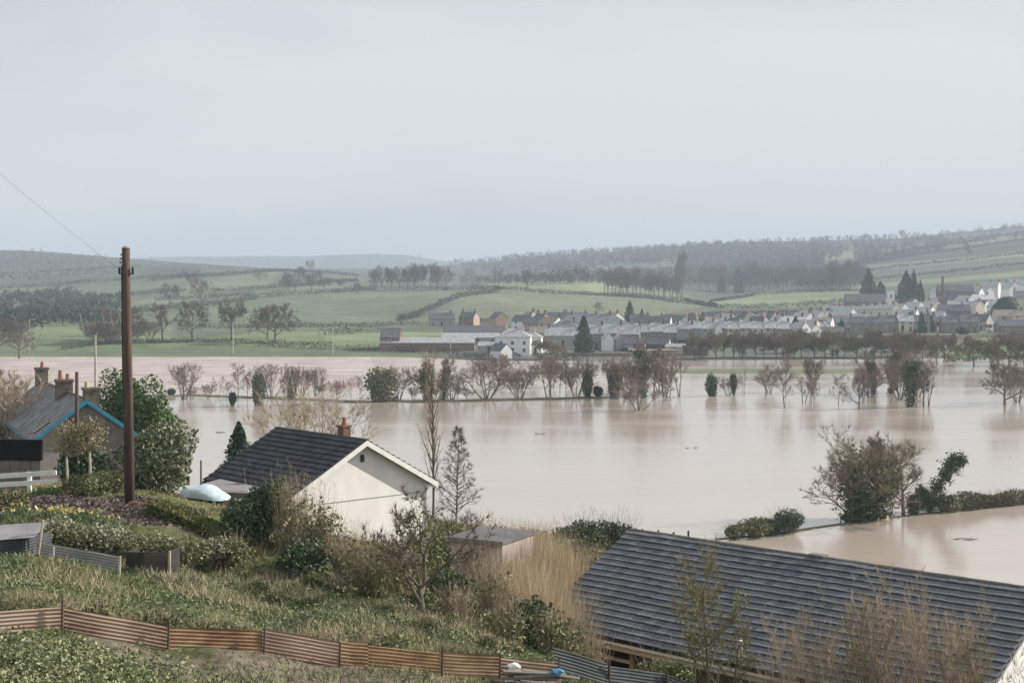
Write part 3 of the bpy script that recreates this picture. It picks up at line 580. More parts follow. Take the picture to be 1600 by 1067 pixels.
def near_house():
    ang = atan2(-.68, .73); R0 = Vector((4.33, 52.0)); base = 10.3; zr = 15.15 - base; run, drop, Ln = 5.2, 2.5, 15.6; pitch = atan2(drop, run); sl_ = sqrt(run * run + drop * drop)
    e = thing("bungalow", "long bungalow with dark grey tiled roof below the iron fence beside the flood", "house", (R0.x, R0.y, base), ang)
    zf = lambda y: zr - abs(y) * drop / run
    mb = prism(MB(), .35, Ln - .35, 9.2, -2.6, zf(4.6) - .16, zr - .16); wall = mb.build("wall", BROWNW, e)
    roof = obj("roof", roof_mesh("roof_deck", 0, Ln, run, zr - .05, zr - drop - .05, .10, M("roof_felt", (.03, .03, .033)), True), e)
    # tiles: the nearest ones singly, the rest joined
    tw, cover, th = .312, .32, .036; V0, F0 = tile_mesh(tw, .40, th); pt = pitch - math.asin(th / cover) * 1.75
    tm = mk_mesh("roof_tile", [(V0, F0, 0)], [TILEI]); pts = tile_points(0, Ln, sl_, cover, tw); ca, sa = cos(ang), sin(ang); rank = []
    for i, (x, s) in enumerate(pts):
        y = -s * cos(pitch); z = zr - s * sin(pitch); X = R0.x + x * ca - y * sa; Y = R0.y + x * sa + y * ca; px = 800 + X / Y * F; py = HOR + (CZ - z - base) / Y * F
        rank.append(((Y if (0 < px < 1600 and py < 1067) else 999), i))
    rank.sort(); single = set(i for d, i in rank[:300]); Vs = []; rd = random.Random(5)
    for i, (x, s) in enumerate(pts):
        # each tile hangs from its head: place its tail at slope distance s
        y = -(s - .40) * cos(pitch); z = zr - (s - .40) * sin(pitch) - .006; j = rd.uniform(-.006, .006) + .012 * sin(x * .9) ; rt = pt + rd.uniform(-.012, .012)
        if i in single:
            o = obj("tile", tm, roof, (x, y, z + j)); o.rotation_euler = (rt, 0, rd.uniform(-.004, .004))
        else: Vs.append(np.array([(x + a, y + b * cos(rt) - c * sin(rt), z + j + b * sin(rt) + c * cos(rt)) for a, b, c in V0]))
    for (x, s) in tile_points(0, Ln, sl_, cover, tw)[::1]:      # far slope
        y = (s - .40) * cos(pitch); z = zr - (s - .40) * sin(pitch) - .006
        Vs.append(np.array([(x + a, y - b * cos(pt) + c * sin(pt), z + b * sin(pt) + c * cos(pt)) for a, b, c in V0]))
    V = np.concatenate(Vs); Fc = (np.arange(len(Vs))[:, None, None] * 8 + F0[None]).reshape(-1, 4); stuff(obj("tile_field", mk_mesh("tile_field", [(V, Fc, 0)], [TILEI]), roof))
    rm = MB(); 
    for k in range(7):
        a0, a1 = pi * k / 7, pi * (k + 1) / 7
        rm.add([(xx, .14 * cos(a), .085 * sin(a)) for xx in (-.225, .225) for a in (a0, a1)] + [(xx, .12 * cos(a), .065 * sin(a)) for xx in (-.225, .225) for a in (a0, a1)], [(0, 2, 3, 1), (4, 5, 7, 6), (0, 1, 5, 4), (2, 6, 7, 3)])
    rme = rm.mesh("ridge_tile", M("ridge_mortar_tile", (.075, .072, .068), (.13, .12, .11), 4, .9, world=True)); k = 0
    while k * .46 + .23 < Ln: o = obj("ridge_tile", rme, roof, (.23 + k * .46, 0, zr - .01 + random.Random(k).uniform(-.006, .006))); k += 1
    MB().box(7.55, 8.1, -.16, .16, zr + .06, zr + .13).build("ridge_vent", GREYB, roof)
    ye = -(run + .02); ze = zr - drop
    MB().box(.02, Ln - .05, ye - .03, ye + .01, ze - .30, ze - .06).build("fascia", CREAM, e)
    mb = MB(); mb.tube([(0, ye - .08, ze - .10), (Ln - .1, ye - .08, ze - .12)], .045, 8); mb.build("gutter", M("pale_gutter", (.42, .36, .30), (.52, .46, .38), 2, .6), e)
    rake(MB(), Ln - .02, run, zr - .02, ze - .02, .26, .06).build("bargeboard", WPAINT, e); rake(MB(), -.04, run, zr - .02, ze - .02, .22, .05).build("bargeboard", CREAM, e)
    prism(MB(), Ln - .36, Ln - .31, 9.15, -2.5, zf(4.58) - .17, zr - .17).build("gable_render", WHITE, e)
    yw = -4.62
    # porch recess's shade painted as a flat dark panel; timber posts, windows under the eave
    MB().box(.6, 3.9, yw - .03, yw + .02, -2.4, ze - .45).build("porch_shade_panel", M("porch_shade", (.02, .018, .016), (.03, .027, .024)), e)
    for x in (.55, 3.95): MB().box(x - .08, x + .08, yw - .35, yw - .19, -2.4, ze - .12).build("post", TIMBER, e)
    MB().box(.6, 4.0, yw - .32, yw - .22, ze - .74, ze - .64).build("porch_rail", CREAM, e)
    for x in (5.4, 8.6, 11.8):
        f = MB().box(x - .85, x + .85, yw - .05, yw, -1.2, ze - .42).build("window", WPAINT, e); MB().box(x - .78, x + .78, yw - .065, yw - .052, -1.13, ze - .50).build("pane", DARKG, f)
    mb = MB(); yv = -4.95; zv = zr - 4.95 * drop / run; mb.tube([(8.1, yv, zv - .1), (8.1, yv, zv + .55)], .06, 10); mb.tube([(8.1, yv, zv + .5), (8.1, yv, zv + .62)], .085, 10); mb.build("vent_pipe", WPAINT, roof)
near_house()

def white_bungalow():
    r = Vector((-.66, .75)).normalized(); ang = atan2(r.y, r.x); P = Vector((-6.43, 63.0)); base = 12.3; zr = 17.22 - base; run, drop = 4.0, 2.2; Ln = 7.5; pitch = atan2(drop, run); sl_ = sqrt(run ** 2 + drop ** 2)
    e = thing("bungalow", "white rendered bungalow with charcoal tiled roof and white gable above the flood", "house", (P.x, P.y, base), ang)
    zf = lambda y: zr - abs(y) * drop / run
    MB_ = prism(MB(), .38, Ln - .3, 7.3, -1.6, zf(3.65) - .14, zr - .14); wall = MB_.build("wall", WHITE, e)
    mb = MB(); mb.bar((.365, 3.3, 2.32), (.365, -3.4, 2.32), .012, .03); mb.build("render_bead", M("bead_grey", (.30, .30, .30)), wall)
    roof = obj("roof", roof_mesh("roof_deck", 0, Ln, run, zr - .04, zr - drop - .04, .09, MATS["roof_felt"]), e)
    tw, cover, th = .3125, .345, .04; V0, F0 = tile_mesh(tw, .42, th); pt = pitch - math.asin(th / cover) * 1.5; Vs = []; rd = random.Random(2)
    for sgn in (1, -1):
        for (x, s) in tile_points(0, Ln, sl_, cover, tw):
            y = (s - .42) * cos(pitch); z = zr - (s - .42) * sin(pitch) - .004; rt = pt + rd.uniform(-.005, .005)
            Vs.append(np.array([(x + a, sgn * (y - b * cos(rt) + c * sin(rt)), z + b * sin(rt) + c * cos(rt)) for a, b, c in V0]))
    V = np.concatenate(Vs); Fc = (np.arange(len(Vs))[:, None, None] * 8 + F0[None]).reshape(-1, 4); stuff(obj("tile_field", mk_mesh("tile_field", [(V, Fc, 0)], [TILEB]), roof))
    mb = MB(); mb.tube([(-.02, 0, zr + .0), (Ln, 0, zr)], .11, 10); mb.build("ridge_capping", TILEB, roof)
    for s in (1, -1): rake(MB(), -.04, run, zr + .03, zr - drop + .03, .24, .05, sides=(s,)).build("bargeboard", WPAINT, e)
    rake(MB(), Ln + .0, run, zr + .0, zr - drop, .22, .04).build("bargeboard", WPAINT, e)
    for s in (1, -1):
        MB().box(.05, Ln - .05, s * run - .03, s * run + .03, zr - drop - .24, zr - drop - .06).build("fascia", WPAINT, e)
    c = MB().box(2.25, 2.72, -.70, -.30, zr - .7, zr + .42).build("chimney", BRICK, roof); MB().box(2.2, 2.77, -.75, -.25, zr + .42, zr + .50).build("chimney_cap", BRICK, roof)
    mb = MB(); mb.tube([(2.47, -.5, zr + .50), (2.47, -.5, zr + .86)], [.12, .09], 10); mb.build("chimney_pot", POTM, roof)
    mb = MB(); mb.box(.30, .39, -.08, .08, zr - .95, zr - .62); mb.box(.24, .32, -.05, .05, zr - .82, zr - .70); mb.build("wall_lamp", DARKG, e)
    mb = MB(); mb.tube([(.34, -3.6, 2.55), (.34, -3.6, -1.2)], .035, 8); mb.build('downpipe', WPAINT, e)
    # window and door on the garden side
    for x in (1.6, 5.4):
        f = MB().box(x - .7, x + .7, 3.645, 3.70, 1.0, 2.3).build("window", WPAINT, e); MB().box(x - .62, x + .62, 3.702, 3.715, 1.08, 2.22).build("pane", DARKG, f)
    f = MB().box(3.0, 3.9, 3.645, 3.70, .1, 2.2).build("door", TIMBER, e)
white_bungalow()

def flat_shed(name, label, px, D, w, d, ztop, rot, wallm, roofm, deep=2.6, fm=None):
    x = wx(px, D); e = thing(name, label, "shed", (x, D, ztop - deep), rot)
    MB().box(-w / 2 + .08, w / 2 - .08, .08, d - .08, -.6, deep - .12).build("wall", wallm, e)
    MB().box(-w / 2, w / 2, -.02, d, deep - .11, deep).build("roof", roofm, e)
    MB().box(-w / 2 - .02, w / 2 + .02, -.05, -.02, deep - .12, deep + .01).build("fascia", fm or WPAINT, e)
    MB().box(-w * .2, w * .2, .05, .085, -.3, deep - .5).build("door", GREYB, e)
    return e
flat_shed("garage", "flat roofed grey garage beside the white bungalow's tiled eave", 340, 62, 3.0, 3.6, 15.25, radians(-18), GREYB, M("grey_felt", (.20, .19, .20), (.27, .26, .27), 2, .9), 1.9)
flat_shed("garden_shed", "flat roofed pinkish grey shed among bare shrubs", 742, 51, 2.3, 2.6, 15.0, radians(-28), M("pinkish_render", (.36, .30, .29), (.46, .39, .37), 2, .95), M("grey_felt2", (.12, .115, .125), (.17, .165, .175), 2, .9), 2.7, GREYB)

def cottage():
    r = Vector((-.438, .899)); ang = atan2(r.y, r.x); P = Vector((-27.8, 93.0)); base = 11.2; zr = 16.68 - base; run, drop = 3.45, 2.5; Ln = 21.4; zf = lambda y: zr - abs(y) * drop / run
    e = thing("cottage", "old grey cottage with slate roof, three chimneys and blue bargeboards", "house", (P.x, P.y, base), ang)
    wall = prism(MB(), .15, Ln - .15, 6.4, -2, zf(3.2) - .12, zr - .12).build("wall", RENDG, e)
    roof = obj("roof", roof_mesh("slate_roof", 0, Ln, run, zr, zr - drop, .10, SLATE), e)
    mb = MB(); mb.tube([(0, 0, zr + .02), (Ln, 0, zr + .02)], .09, 8); mb.build("ridge_capping", STACK, roof)
    for s in (1, -1): rake(MB(), -.06, run + .05, zr + .06, zr - drop + .02, .30, .07, sides=(s,)).build("bargeboard", BLUEP, e)
    MB().box(.1, Ln, run - .04, run + .02, zr - drop - .22, zr - drop - .10).build("gutter", BLUEP, e)
    def stack(x0, x1, y0, y1, top, pots, ci):
        c = MB().box(x0, x1, y0, y1, zr - 1.2, top).build("chimney", STACK, roof); MB().box(x0 - .07, x1 + .07, y0 - .07, y1 + .07, top - .02, top + .14).build("chimney_cap", STACK, roof)
        for (a, b, h, mm) in pots: t = MB(); t.tube([(a, b, top + .14), (a, b, top + .14 + h)], [.15, .12], 10); t.build("chimney_pot", mm, roof)
    yel = M("buff_pot", (.45, .36, .22), (.55, .45, .28), 5, .9)
    stack(20.4, 21.1, -.40, .5, zr + .95, [(20.75, .0, .45, POTM)], 0)
    stack(7.6, 8.4, -.30, .80, zr + .75, [(8.05, .5, .65, POTM), (8.05, 0, .4, POTM)], 1)
    stack(.75, 1.45, -.95, .05, zr + .6, [(1.1, -.15, .4, yel)], 2)
    y0, y1 = 2.1, 3.1; V = [(1.6, y0, zf(y0) + .05), (2.7, y0, zf(y0) + .05), (2.7, y1, zf(y1) + .05), (1.6, y1, zf(y1) + .05)]
    mb = MB(); mb.bar((2.1, y0, zf(y0) + .03), (2.1, y1, zf(y1) + .03), .9, .09); f = mb.build("skylight", DARKG, roof)
    for x in (4, 9, 14, 18):
        f = MB().box(x - .5, x + .5, 3.19, 3.25, .7, 1.9).build("window", WPAINT, e); MB().box(x - .43, x + .43, 3.252, 3.265, .77, 1.83).build("pane", DARKG, f)
    MB().box(6.2, 7.1, 3.19, 3.25, -.6, 1.6).build("door", TIMBER, e)
    MB().box(.11, .15, 1.1, 1.95, -.4, 1.5).build("door", BLUEP, e)
cottage()
# black-topped lean-to by the white rails
def black_shed():
    D = 60; e = thing("lean_to", "low shed with black felt upper face and grey boards beside white rail fence", "shed", (wx(0, D), D, 15.2), radians(-4))
    w0, w1 = -2.2, 1.78
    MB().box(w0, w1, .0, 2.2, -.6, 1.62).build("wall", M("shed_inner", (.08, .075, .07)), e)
    k = 0
    for i in range(9):
        x = w0 + i * (w1 - w0) / 9; MB().box(x + .01, x + (w1 - w0) / 9 - .01, -.045 - .01 * (i % 2), -.005, -.5, 1.58).build("board", GREYB, e)
    MB().box(w0 - .05, w1 + .06, -.12, .06, 1.56, 2.42).build("felt_top", BLACKB, e)
black_shed()

# ------------------------------------------------------------------ poles and wires
POLEM = M("creosoted_wood", (.058, .042, .036), (.12, .085, .07), 2.5, .85, .3, 10, stretch=(3, 3, .25))
def pole(px, D, top_py, r, label, name="utility_pole", lean=0.0, fit=True):
    b = at(px, D); h = pz(top_py, D) - b.z; e = thing(name, label, "pole", b)
    mb = MB(); mb.tube([(0, 0, -.4), (lean * h * .5, 0, h * .5), (lean * h, 0, h)], [r * 1.12, r, r * .86], 14); sh = mb.build("shaft", POLEM, e); sh.data.shade_smooth()
    if fit:
        t = Vector((lean * h, 0, h)); mb = MB(); mb.tube([t + Vector((0, 0, -.02)), t + Vector((0, 0, .06))], [r * 1.0, r * .3], 10); mb.build("cap", M("pale_cap", (.30, .26, .22)), e)
        z = pz(423, D) - b.z
        for s in (-1, 1):
            mb = MB(); mb.tube([(lean * z, 0, z - .1), (lean * z + s * .22, -.02, z - .1)], .025, 6); mb.tube([(lean * z + s * .22, -.02, z - .12), (lean * z + s * .22, -.02, z + .06), (lean * z + s * .22, -.02, z + .12)], [.035, .04, .02], 8); mb.build("insulator", DARKG, e)
        for k in range(3):
            mb = MB(); mb.tube([(lean * h - r * .9, -.05 + .05 * k, h - .5 + .13 * k), (lean * h - r * 1.25, -.05 + .05 * k, h - .48 + .13 * k)], .03, 6); mb.build("bolt", STACK, e)
        mb = MB(); mb.tube([(lean * h * .5 - r * 1.02, -.02, h * .35), (lean * h * .9 - r, -.02, h - .6)], .018, 6); mb.build("cable_guard", DARKG, e)
    return b, h
bP, hP = pole(203, 47, 387, .15, "tall dark brown utility pole with insulators beside the olive shrub", lean=-.016)
pole(120, 74, 581, .10, "short weathered pole standing before the cottage gable", "utility_pole", fit=False)
b3 = at(149, 100); e = thing("lamp_post", "slender pale post rising between the cottage and the river wall", "lamp post", b3)
mb = MB(); mb.tube([(0, 0, -.3), (0, 0, pz(522, 100) - b3.z)], [.11, .07], 8); mb.build("shaft", TRUNKP, e); mb = MB(); mb.box(-.16, .16, -.1, .1, pz(522, 100) - b3.z, pz(522, 100) - b3.z + .1); mb.build("lamp_head", GREYB, e)
WIREM = M("wire_black", (.03, .03, .032), (.05, .05, .05), 1, .6)
def wire(a, b, sag, label, r=.009):
    a = Vector(a); b = Vector(b); pts = [a.lerp(b, i / 14) - Vector((0, 0, sag * 4 * (i / 14) * (1 - i / 14))) for i in range(15)]
    mb = MB(); mb.tube([p - a for p in pts], r, 5); o = mb.build("overhead_wire", WIREM); o.location = a; tag(o, label, "wire", "overhead wires")
zi = pz(423, 47)
wire((bP.x - .4, 47, zi), (wx(-330, 60), 62, pz(520, 62)), .2, "thin wire from the tall pole running down behind the cottage", .003)
wire((bP.x - .15, 46.9, pz(428, 47)), (wx(-200, 30), 30, pz(100, 30)), .1, "thin wire rising from the tall pole into the sky", .003)
mb = MB(); q = at(314, 60); mb.tube([(0, 0, -.2), (0, 0, pz(719, 60) - q.z)], [.04, .035], 8); o = mb.build("fence_post", POLEM); o.location = q; tag(o, "thin lone post standing before the flood beside the conifer", "post")

# ------------------------------------------------------------------ corrugated iron
RUST = M("rusty_iron", (.15, .09, .062), (.45, .345, .275), .8, .75, spec=.3, c3=(.35, .245, .18), world=True, stretch=(1, 1, 2.5))
RUST2 = M("rusty_iron_orange", (.17, .095, .055), (.46, .345, .235), .9, .75, spec=.3, c3=(.37, .24, .13), world=True, stretch=(1, 1, 2.5))
ZINC = M("grey_zinc", (.20, .20, .21), (.34, .33, .34), 1.2, .55, spec=.4, world=True)
ZINCD = M("dark_zinc", (.05, .056, .062), (.10, .108, .118), 1.2, .8, spec=.2, world=True)
def sheet(a, b, h, mat, parent, seed=0, pit=.076, amp=.011, name="sheet", tilt=0.0, lab=None):
    """corrugated sheet on edge from a to b (relative to parent), ridges running lengthwise"""
    rd = random.Random(seed); a = Vector(a); b = Vector(b); d = (b - a); nrm = Vector((d.y, -d.x, 0)).normalized(); nx = 9; nz_ = int(h / pit * 6); V = []; Fc = []; ph = [rd.random() * 6 for _ in range(4)]
    for i in range(nx):
        t = i / (nx - 1)
        for j in range(nz_ + 1):
            z = h * j / nz_; bow = .008 * sin(ph[0] + t * 4) + .004 * sin(ph[1] + t * 9 + z * 3)
            edge = .006 * sin(ph[2] + t * 3) + .003 * sin(ph[3] + 9 * t)
            p = a.lerp(b, t) + nrm * (amp * sin(2 * pi * z / pit) + bow + tilt * z) + Vector((0, 0, z + edge)); V.append(tuple(p))
    for i in range(nx - 1):
        for j in range(nz_): k = i * (nz_ + 1) + j; Fc.append((k, k + nz_ + 1, k + nz_ + 2, k + 1))
    o = obj(name, mk_mesh("corrugated_sheet", [(np.array(V), np.array(Fc), 0)], [mat], True), parent)
    if lab: o['label'] = lab
    return o
def iron_fence():
    P0 = at(-90, 26.6); e = thing("corrugated_fence", "low rusty corrugated iron fence along the garden plot", "fence", P0)
    Dp = lambda px: 27 + 4.5 * px / 690
    cuts = [-90, 96, 262, 412, 532, 575, 690, 780, 872]
    for i in range(len(cuts) - 1):
        a, b = at(cuts[i], Dp(cuts[i])), at(cuts[i + 1], Dp(cuts[i + 1])); dz = -.04
        off = Vector((0, .012 * (i % 3), dz - .03 * ((i * 7) % 3))); mat = [RUST, RUST, RUST2, RUST, RUST2, RUST2, RUST2, RUST][i]
        sheet(a - P0 + off - (b - a) * .02, b - P0 + off + (b - a) * .02, [.50, .53, .55, .55, .57, .57, .55, .53][i], mat, e, i)
    for px, h in ((96, .66), (262, .66), (412, .62), (530, .58), (690, .72), (780, .6), (872, .7)):
        q = at(px, Dp(px) - .10) - P0; mb = MB(); mb.tube([q + Vector((0, 0, -.2)), q + Vector((.02, 0, h * .92))], [.025, .02], 7); mb.build("stake", POLEM, e)
    e2 = thing("corrugated_fence", "dark grey corrugated sheets leaning downhill beyond the timber heap", "fence", at(876, 33)); P0 = e2.location.copy()
    for i, (p0, p1, z0, z1, h, mat) in enumerate([(868, 952, 1046, 1070, .50, ZINCD), (950, 1042, 1074, 1085, .50, ZINCD), (1040, 1078, 1080, 1092, .42, ZINCD)]):
        d0, d1 = 33 + (p0 - 868) / 100, 33 + (p1 - 868) / 100
        a = Vector((wx(p0, d0), d0, pz(z0, d0))); b = Vector((wx(p1, d1), d1, pz(z1, d1))); sheet(a - P0, b - P0, h, mat, e2, 30 + i, tilt=-.25)
        mb = MB(); mb.tube([b - P0 + Vector((0, .1, -.5)), b - P0 + Vector((0, .02, h + .06))], .03, 6); mb.build("stake", POLEM, e2)
    # grey sheets below the terrace
    e3 = thing("corrugated_fence", "grey galvanised sheets edging the plot under the brambles", "fence", at(58, 37.3)); P0 = e3.location.copy()
    for i, (p0, p1) in enumerate([(58, 140), (137, 187)]):
        a, b = at(p0, 37.2), at(p1, 37.4); sheet(a - P0, b - P0, .45, ZINC, e3, 50 + i)
    for px, h in ((60, 1.0), (84, .35), (188, .5)): q = at(px, 37.1) - P0; mb = MB(); mb.tube([q + Vector((-.04, 0, -.2)), q + Vector((.12 if px == 60 else 0, 0, h))], .03, 6); mb.build("stake", TRUNKP, e3)
    e4 = thing("compost_bin", "grey corrugated iron bin with a sloping lid beside the brambles", "bin", at(20, 36.9)); P0 = e4.location.copy()
    a, b = at(-40, 36.7) - P0, at(40, 36.9) - P0
    sheet(a, b, .5, ZINCD, e4, 61); c = b + Vector((.35, 1.0, 0)); sheet(b, c, .5, ZINCD, e4, 62); sheet(a + Vector((0, 1, 0)), a, .5, ZINCD, e4, 64)
    V = []; Fc = []
    for i in range(40):
        for j in range(2): t = i / 39; V.append(tuple((a + Vector((-.1, -.08, .53))).lerp(a + Vector((-.1, 1.1, .74)), t) + (b - a + Vector((.35, 0, 0))) * j + Vector((0, 0, .012 * sin(i * 1.7)))))
    for i in range(39): Fc.append((2 * i, 2 * i + 1, 2 * i + 3, 2 * i + 2))
    obj("lid", mk_mesh("lid", [(np.array(V), np.array(Fc), 0)], [ZINC], True), e4)
    e5 = thing("compost_bin", "dark board bin half hidden under brambles", "bin", at(232, 37.8), radians(-6))
    MB().box(-.62, .55, .0, .04, -.1, .55).build("panel", M("dark_board", (.035, .032, .03), (.06, .055, .05), 5), e5); MB().box(-.1, .55, -.05, -.01, -.1, .52).build("panel", M("brown_board", (.07, .06, .052), (.11, .095, .08), 5), e5)
    MB().box(-.62, -.58, .04, .9, -.1, .55).build("panel", MATS["dark_board"], e5); MB().box(.51, .55, .04, .9, -.1, .55).build("panel", MATS["dark_board"], e5)
    mb = MB(); mb.tube([(.62, -.1, -.2), (.62, -.1, .62)], .03, 6); mb.build("stake", TRUNKP, e5)
iron_fence()
# heap of old timber, white and blue bags
def heap():
    rd = random.Random(4); b = at(838, 31.6); e = thing("timber_heap", "heap of weathered planks piled against the rusty fence end", "timber", b)
    for i in range(24):
        L_ = rd.uniform(.6, 1.3); a = rd.uniform(-.25, .2); z = .02 + .013 * i * rd.uniform(.7, 1.1); c = Vector((rd.uniform(-.25, .35), rd.uniform(-.3, .2), z)); d = Vector((cos(a), sin(a), rd.uniform(-.10, .06))) * L_ / 2
        mb = MB(); mb.bar(c - d, c + d, rd.uniform(.08, .16), rd.uniform(.025, .045)); mb.build("plank", [GREYB, M("pink_grey_wood", (.27, .22, .19), (.38, .32, .28), 6), GREYB][i % 3], e)
def bag(px, py, D, r, mat, label, sq=(1, .8, .7)):
    rd = random.Random(px); bm = bmesh.new(); bmesh.ops.create_icosphere(bm, subdivisions=3, radius=r)
    for v in bm.verts: n = v.co.normalized(); v.co *= 1 + .12 * sin(5 * n.x + 3 * n.z + px) + .10 * sin(7 * n.y - 4 * n.x) + .06 * sin(13 * n.z + 9 * n.x); v.co.x *= sq[0]; v.co.y *= sq[1]; v.co.z *= sq[2]
    me = bpy.data.meshes.new("bag"); bm.to_mesh(me); bm.free(); me.materials.append(mat); me.shade_smooth(); o = obj("plastic_bag", me, None, Vector((wx(px, D), D, max(g1(wx(px, D), D), pz(py, D)) + r * sq[2] * .6))); tag(o, label, "bag")
heap()
bag(803, 1043, 31.2, .11, WPAINT, "crumpled white bag beside the timber heap", (1.3, .9, .6))
bag(870, 1052, 31.6, .11, M("blue_plastic", (.05, .20, .42), (.10, .30, .52), 4, .45), "crumpled blue bag beside the timber heap", (1.3, .9, .6))
# ------------------------------------------------------------------ terrace garden things
def rails():
    D = 52; b = at(0, D); e = thing("rail_fence", "white painted post and rail fence on the terrace", "fence", b)
    for px, D_ in ((-75, 52), (46, 51.6)):
        q = at(px, D_) - b; h = pz(737 if px > 0 else 742, D_) - (b.z + q.z); MB().box(q.x - .07, q.x + .07, q.y - .07, q.y + .07, q.z - .3, q.z + h).build("post", WPAINT, e)
    for y0, y1 in ((749, 738), (762, 752)):
        a = Vector((wx(-80, 52), 51.9, pz(y0, 51.9))) - b; c = Vector((wx(88, 51.3), 51.3, pz(y1, 51.3))) - b; mb = MB(); mb.bar(a, c, .05, .17); mb.build("rail", WPAINT, e)
rails()
def boat():
    D = 54; b = at(321, D); e = thing("covered_boat", "small upturned boat under a pale blue cover beside the clipped hedge", "boat", b, radians(-14))
    V = []; Fc = []; n_, k = 15, 13
    for i in range(n_):
        t = i / (n_ - 1); x = -1.0 + 2.0 * t; w = .62 * (max(0.0, 1 - abs(2 * t - 1) ** 2.6)) ** .5 + .04; top = .40 + .34 * (1 - (2 * t - .8) ** 2) + .03 * sin(t * 14)
        for j in range(k):
            a = pi * j / (k - 1); V.append((x, -w * cos(a) * (1 + .04 * sin(9 * t + 2 * j)), .34 - .12 * t + (top - .34 + .12 * t) * sin(a) ** .75 + .015 * sin(7 * j + 5 * t)))
    for i in range(n_ - 1):
        for j in range(k - 1): q = i * k + j; Fc.append((q, q + k, q + k + 1, q + 1))
    Fc += []; obj("cover", mk_mesh("boat_cover", [(np.array(V), np.array(Fc), 0)], [M("pale_blue_cover", (.40, .52, .58), (.58, .68, .72), 3, .5, .2, 6)], True), e)
    MB().box(-.95, .1, -.5, .4, -.2, .36).build("trestle", M("dark_trestle", (.03, .028, .026)), e); MB().box(.6, .75, -.4, .4, -.2, .3).build("trestle", MATS["dark_trestle"], e)
boat()
e = thing("edging", "row of orange clay edging tiles at the foot of the tall pole", "edging", at(205, 46.4))
for i in range(9):
    q = at(203 + i * 4.6, 46.6 - i * .10) - e.location; mb = MB(); mb.box(-.045, .045, -.05, .05, -.06, .10 + .02 * (i % 2)); o = mb.build("edging_tile", POTM, e); o.location = q; o.rotation_euler = (.1 * (i % 3 - 1), .15, .4 + .1 * i)
# ------------------------------------------------------------------ near planting
TREE['fruit'] = dict(stems=1, tl=.22, r=.042, lv=[(5, 50, 1.75, .20, .05), (6, 46, .5, .26, .06), (5, 44, .55, .26, .08)], tw=5, twl=.07, tww=.0052)
plant(bare('fruit', 3.5, 12, M('fruit_twigs', (.10, .08, .065), (.2, .165, .135), 1, .95, island=True)), "fruit_tree", "bare crooked forked fruit tree before the white bungalow", "tree", at(660, 39.4), (1.15, 1.15, 1), 2.2)
plant(bare('poplar', 10.3, 3, TWIGT), "poplar_tree", "tall narrow bare poplar behind the white gable", "tree", at(676, 84), 1)
plant(bare('larch', 5.6, 5, TWIGR), "larch_tree", "small bare larch beside the narrow poplar", "tree", at(712, 77), (1, 1, 1.0))
plant(bare('willow', 8.0, 7, TWIGT, wm=.75), "willow_tree", "pale bare spreading willow behind the charcoal roof", "tree", at(500, 86), (1.0, 1.0, 1.0), 1.0)
# conifers and evergreens on the left
plant(leafy('cypress', 12000, 1.75, 1.6, 8.3, .13, LEAFC, 'round', 3, 5, None, 0, holes=.5), "cypress_tree", "tall bushy green cypress directly behind the tall pole", "tree", at(188, 101), (1, 1, .93))
plant(leafy('cypress2', 12000, 1.9, 1.7, 8.0, .13, LEAFC, 'round', 6, 5, None, 0, holes=.5), "cypress_tree", "broad bushy green cypress right of the tall pole", "tree", at(230, 100), (1, 1, .93))
plant(leafy('cypress3', 8000, 1.6, 1.5, 5.8, .13, LEAFC, 'round', 16, 5, None, 0, holes=.5), "cypress_tree", "lower bushy green cypress at the flood's edge", "tree", at(258, 98), (1, 1, .95))
plant(leafy('conifer_s', 5200, 1.05, 1.0, 4.4, .09, LEAFB, 'cone', 9), "conifer_tree", "small dark conifer beside the charcoal roof's far eave", "tree", at(373, 72), 1)
plant(leafy('olive', 6500, 1.45, 1.2, 2.55, .085, LEAFO, 'round', 4, 8), "olive_shrub", "rounded grey green shrub at the foot of the tall pole", "shrub", at(238, 51.5), 1)
plant(leafy('dark_sh', 3000, 1.0, .8, 1.9, .09, LEAFD, 'round', 8, 6), "evergreen_shrub", "dark evergreen shrub in the shade behind pale trunks", "shrub", at(130, 57.5), 1)
def lollipop(px, D, py, r, seed, label):
    b = at(px, D); h = pz(py, D) - b.z; rs = np.random.RandomState(seed); o = thing("pruned_tree", label, "tree", b, 0, "pruned trees on the terrace")
    mb = MB(); mb.tube([(0, 0, -.2), (.03, 0, h * .3), (-.03, .02, h * .75)], [.06, .05, .035], 8); mb.build("trunk", TRUNKP, o)
    C = lumps(rs, 1300, r, r, h * .46, 'round', .7) + [0, 0, h * .54]; obj("foliage", mk_mesh("pruned_foliage", [cards(C, .05, rs) + (0,)], [M("tan_olive_leaves", (.13, .12, .06), (.34, .31, .17), 1, .7, island=True)]), o)
    P = np.tile([[0, 0, h * .55]], (120, 1)); Q = C[rs.randint(0, len(C), 120)]; obj("twigs", mk_mesh("pruned_twigs", [ribbons(P, Q, .02, rs) + (0,)], [TWIGT]), o)
lollipop(104, 55, 662, .55, 1, "pruned small tree with pale trunk and tan crown nearest the white rails")
lollipop(140, 55, 648, .62, 2, "pruned small tree with pale trunk and wide tan crown")
lollipop(122, 57, 660, .55, 3, "pruned small tree set behind two pale trunks")
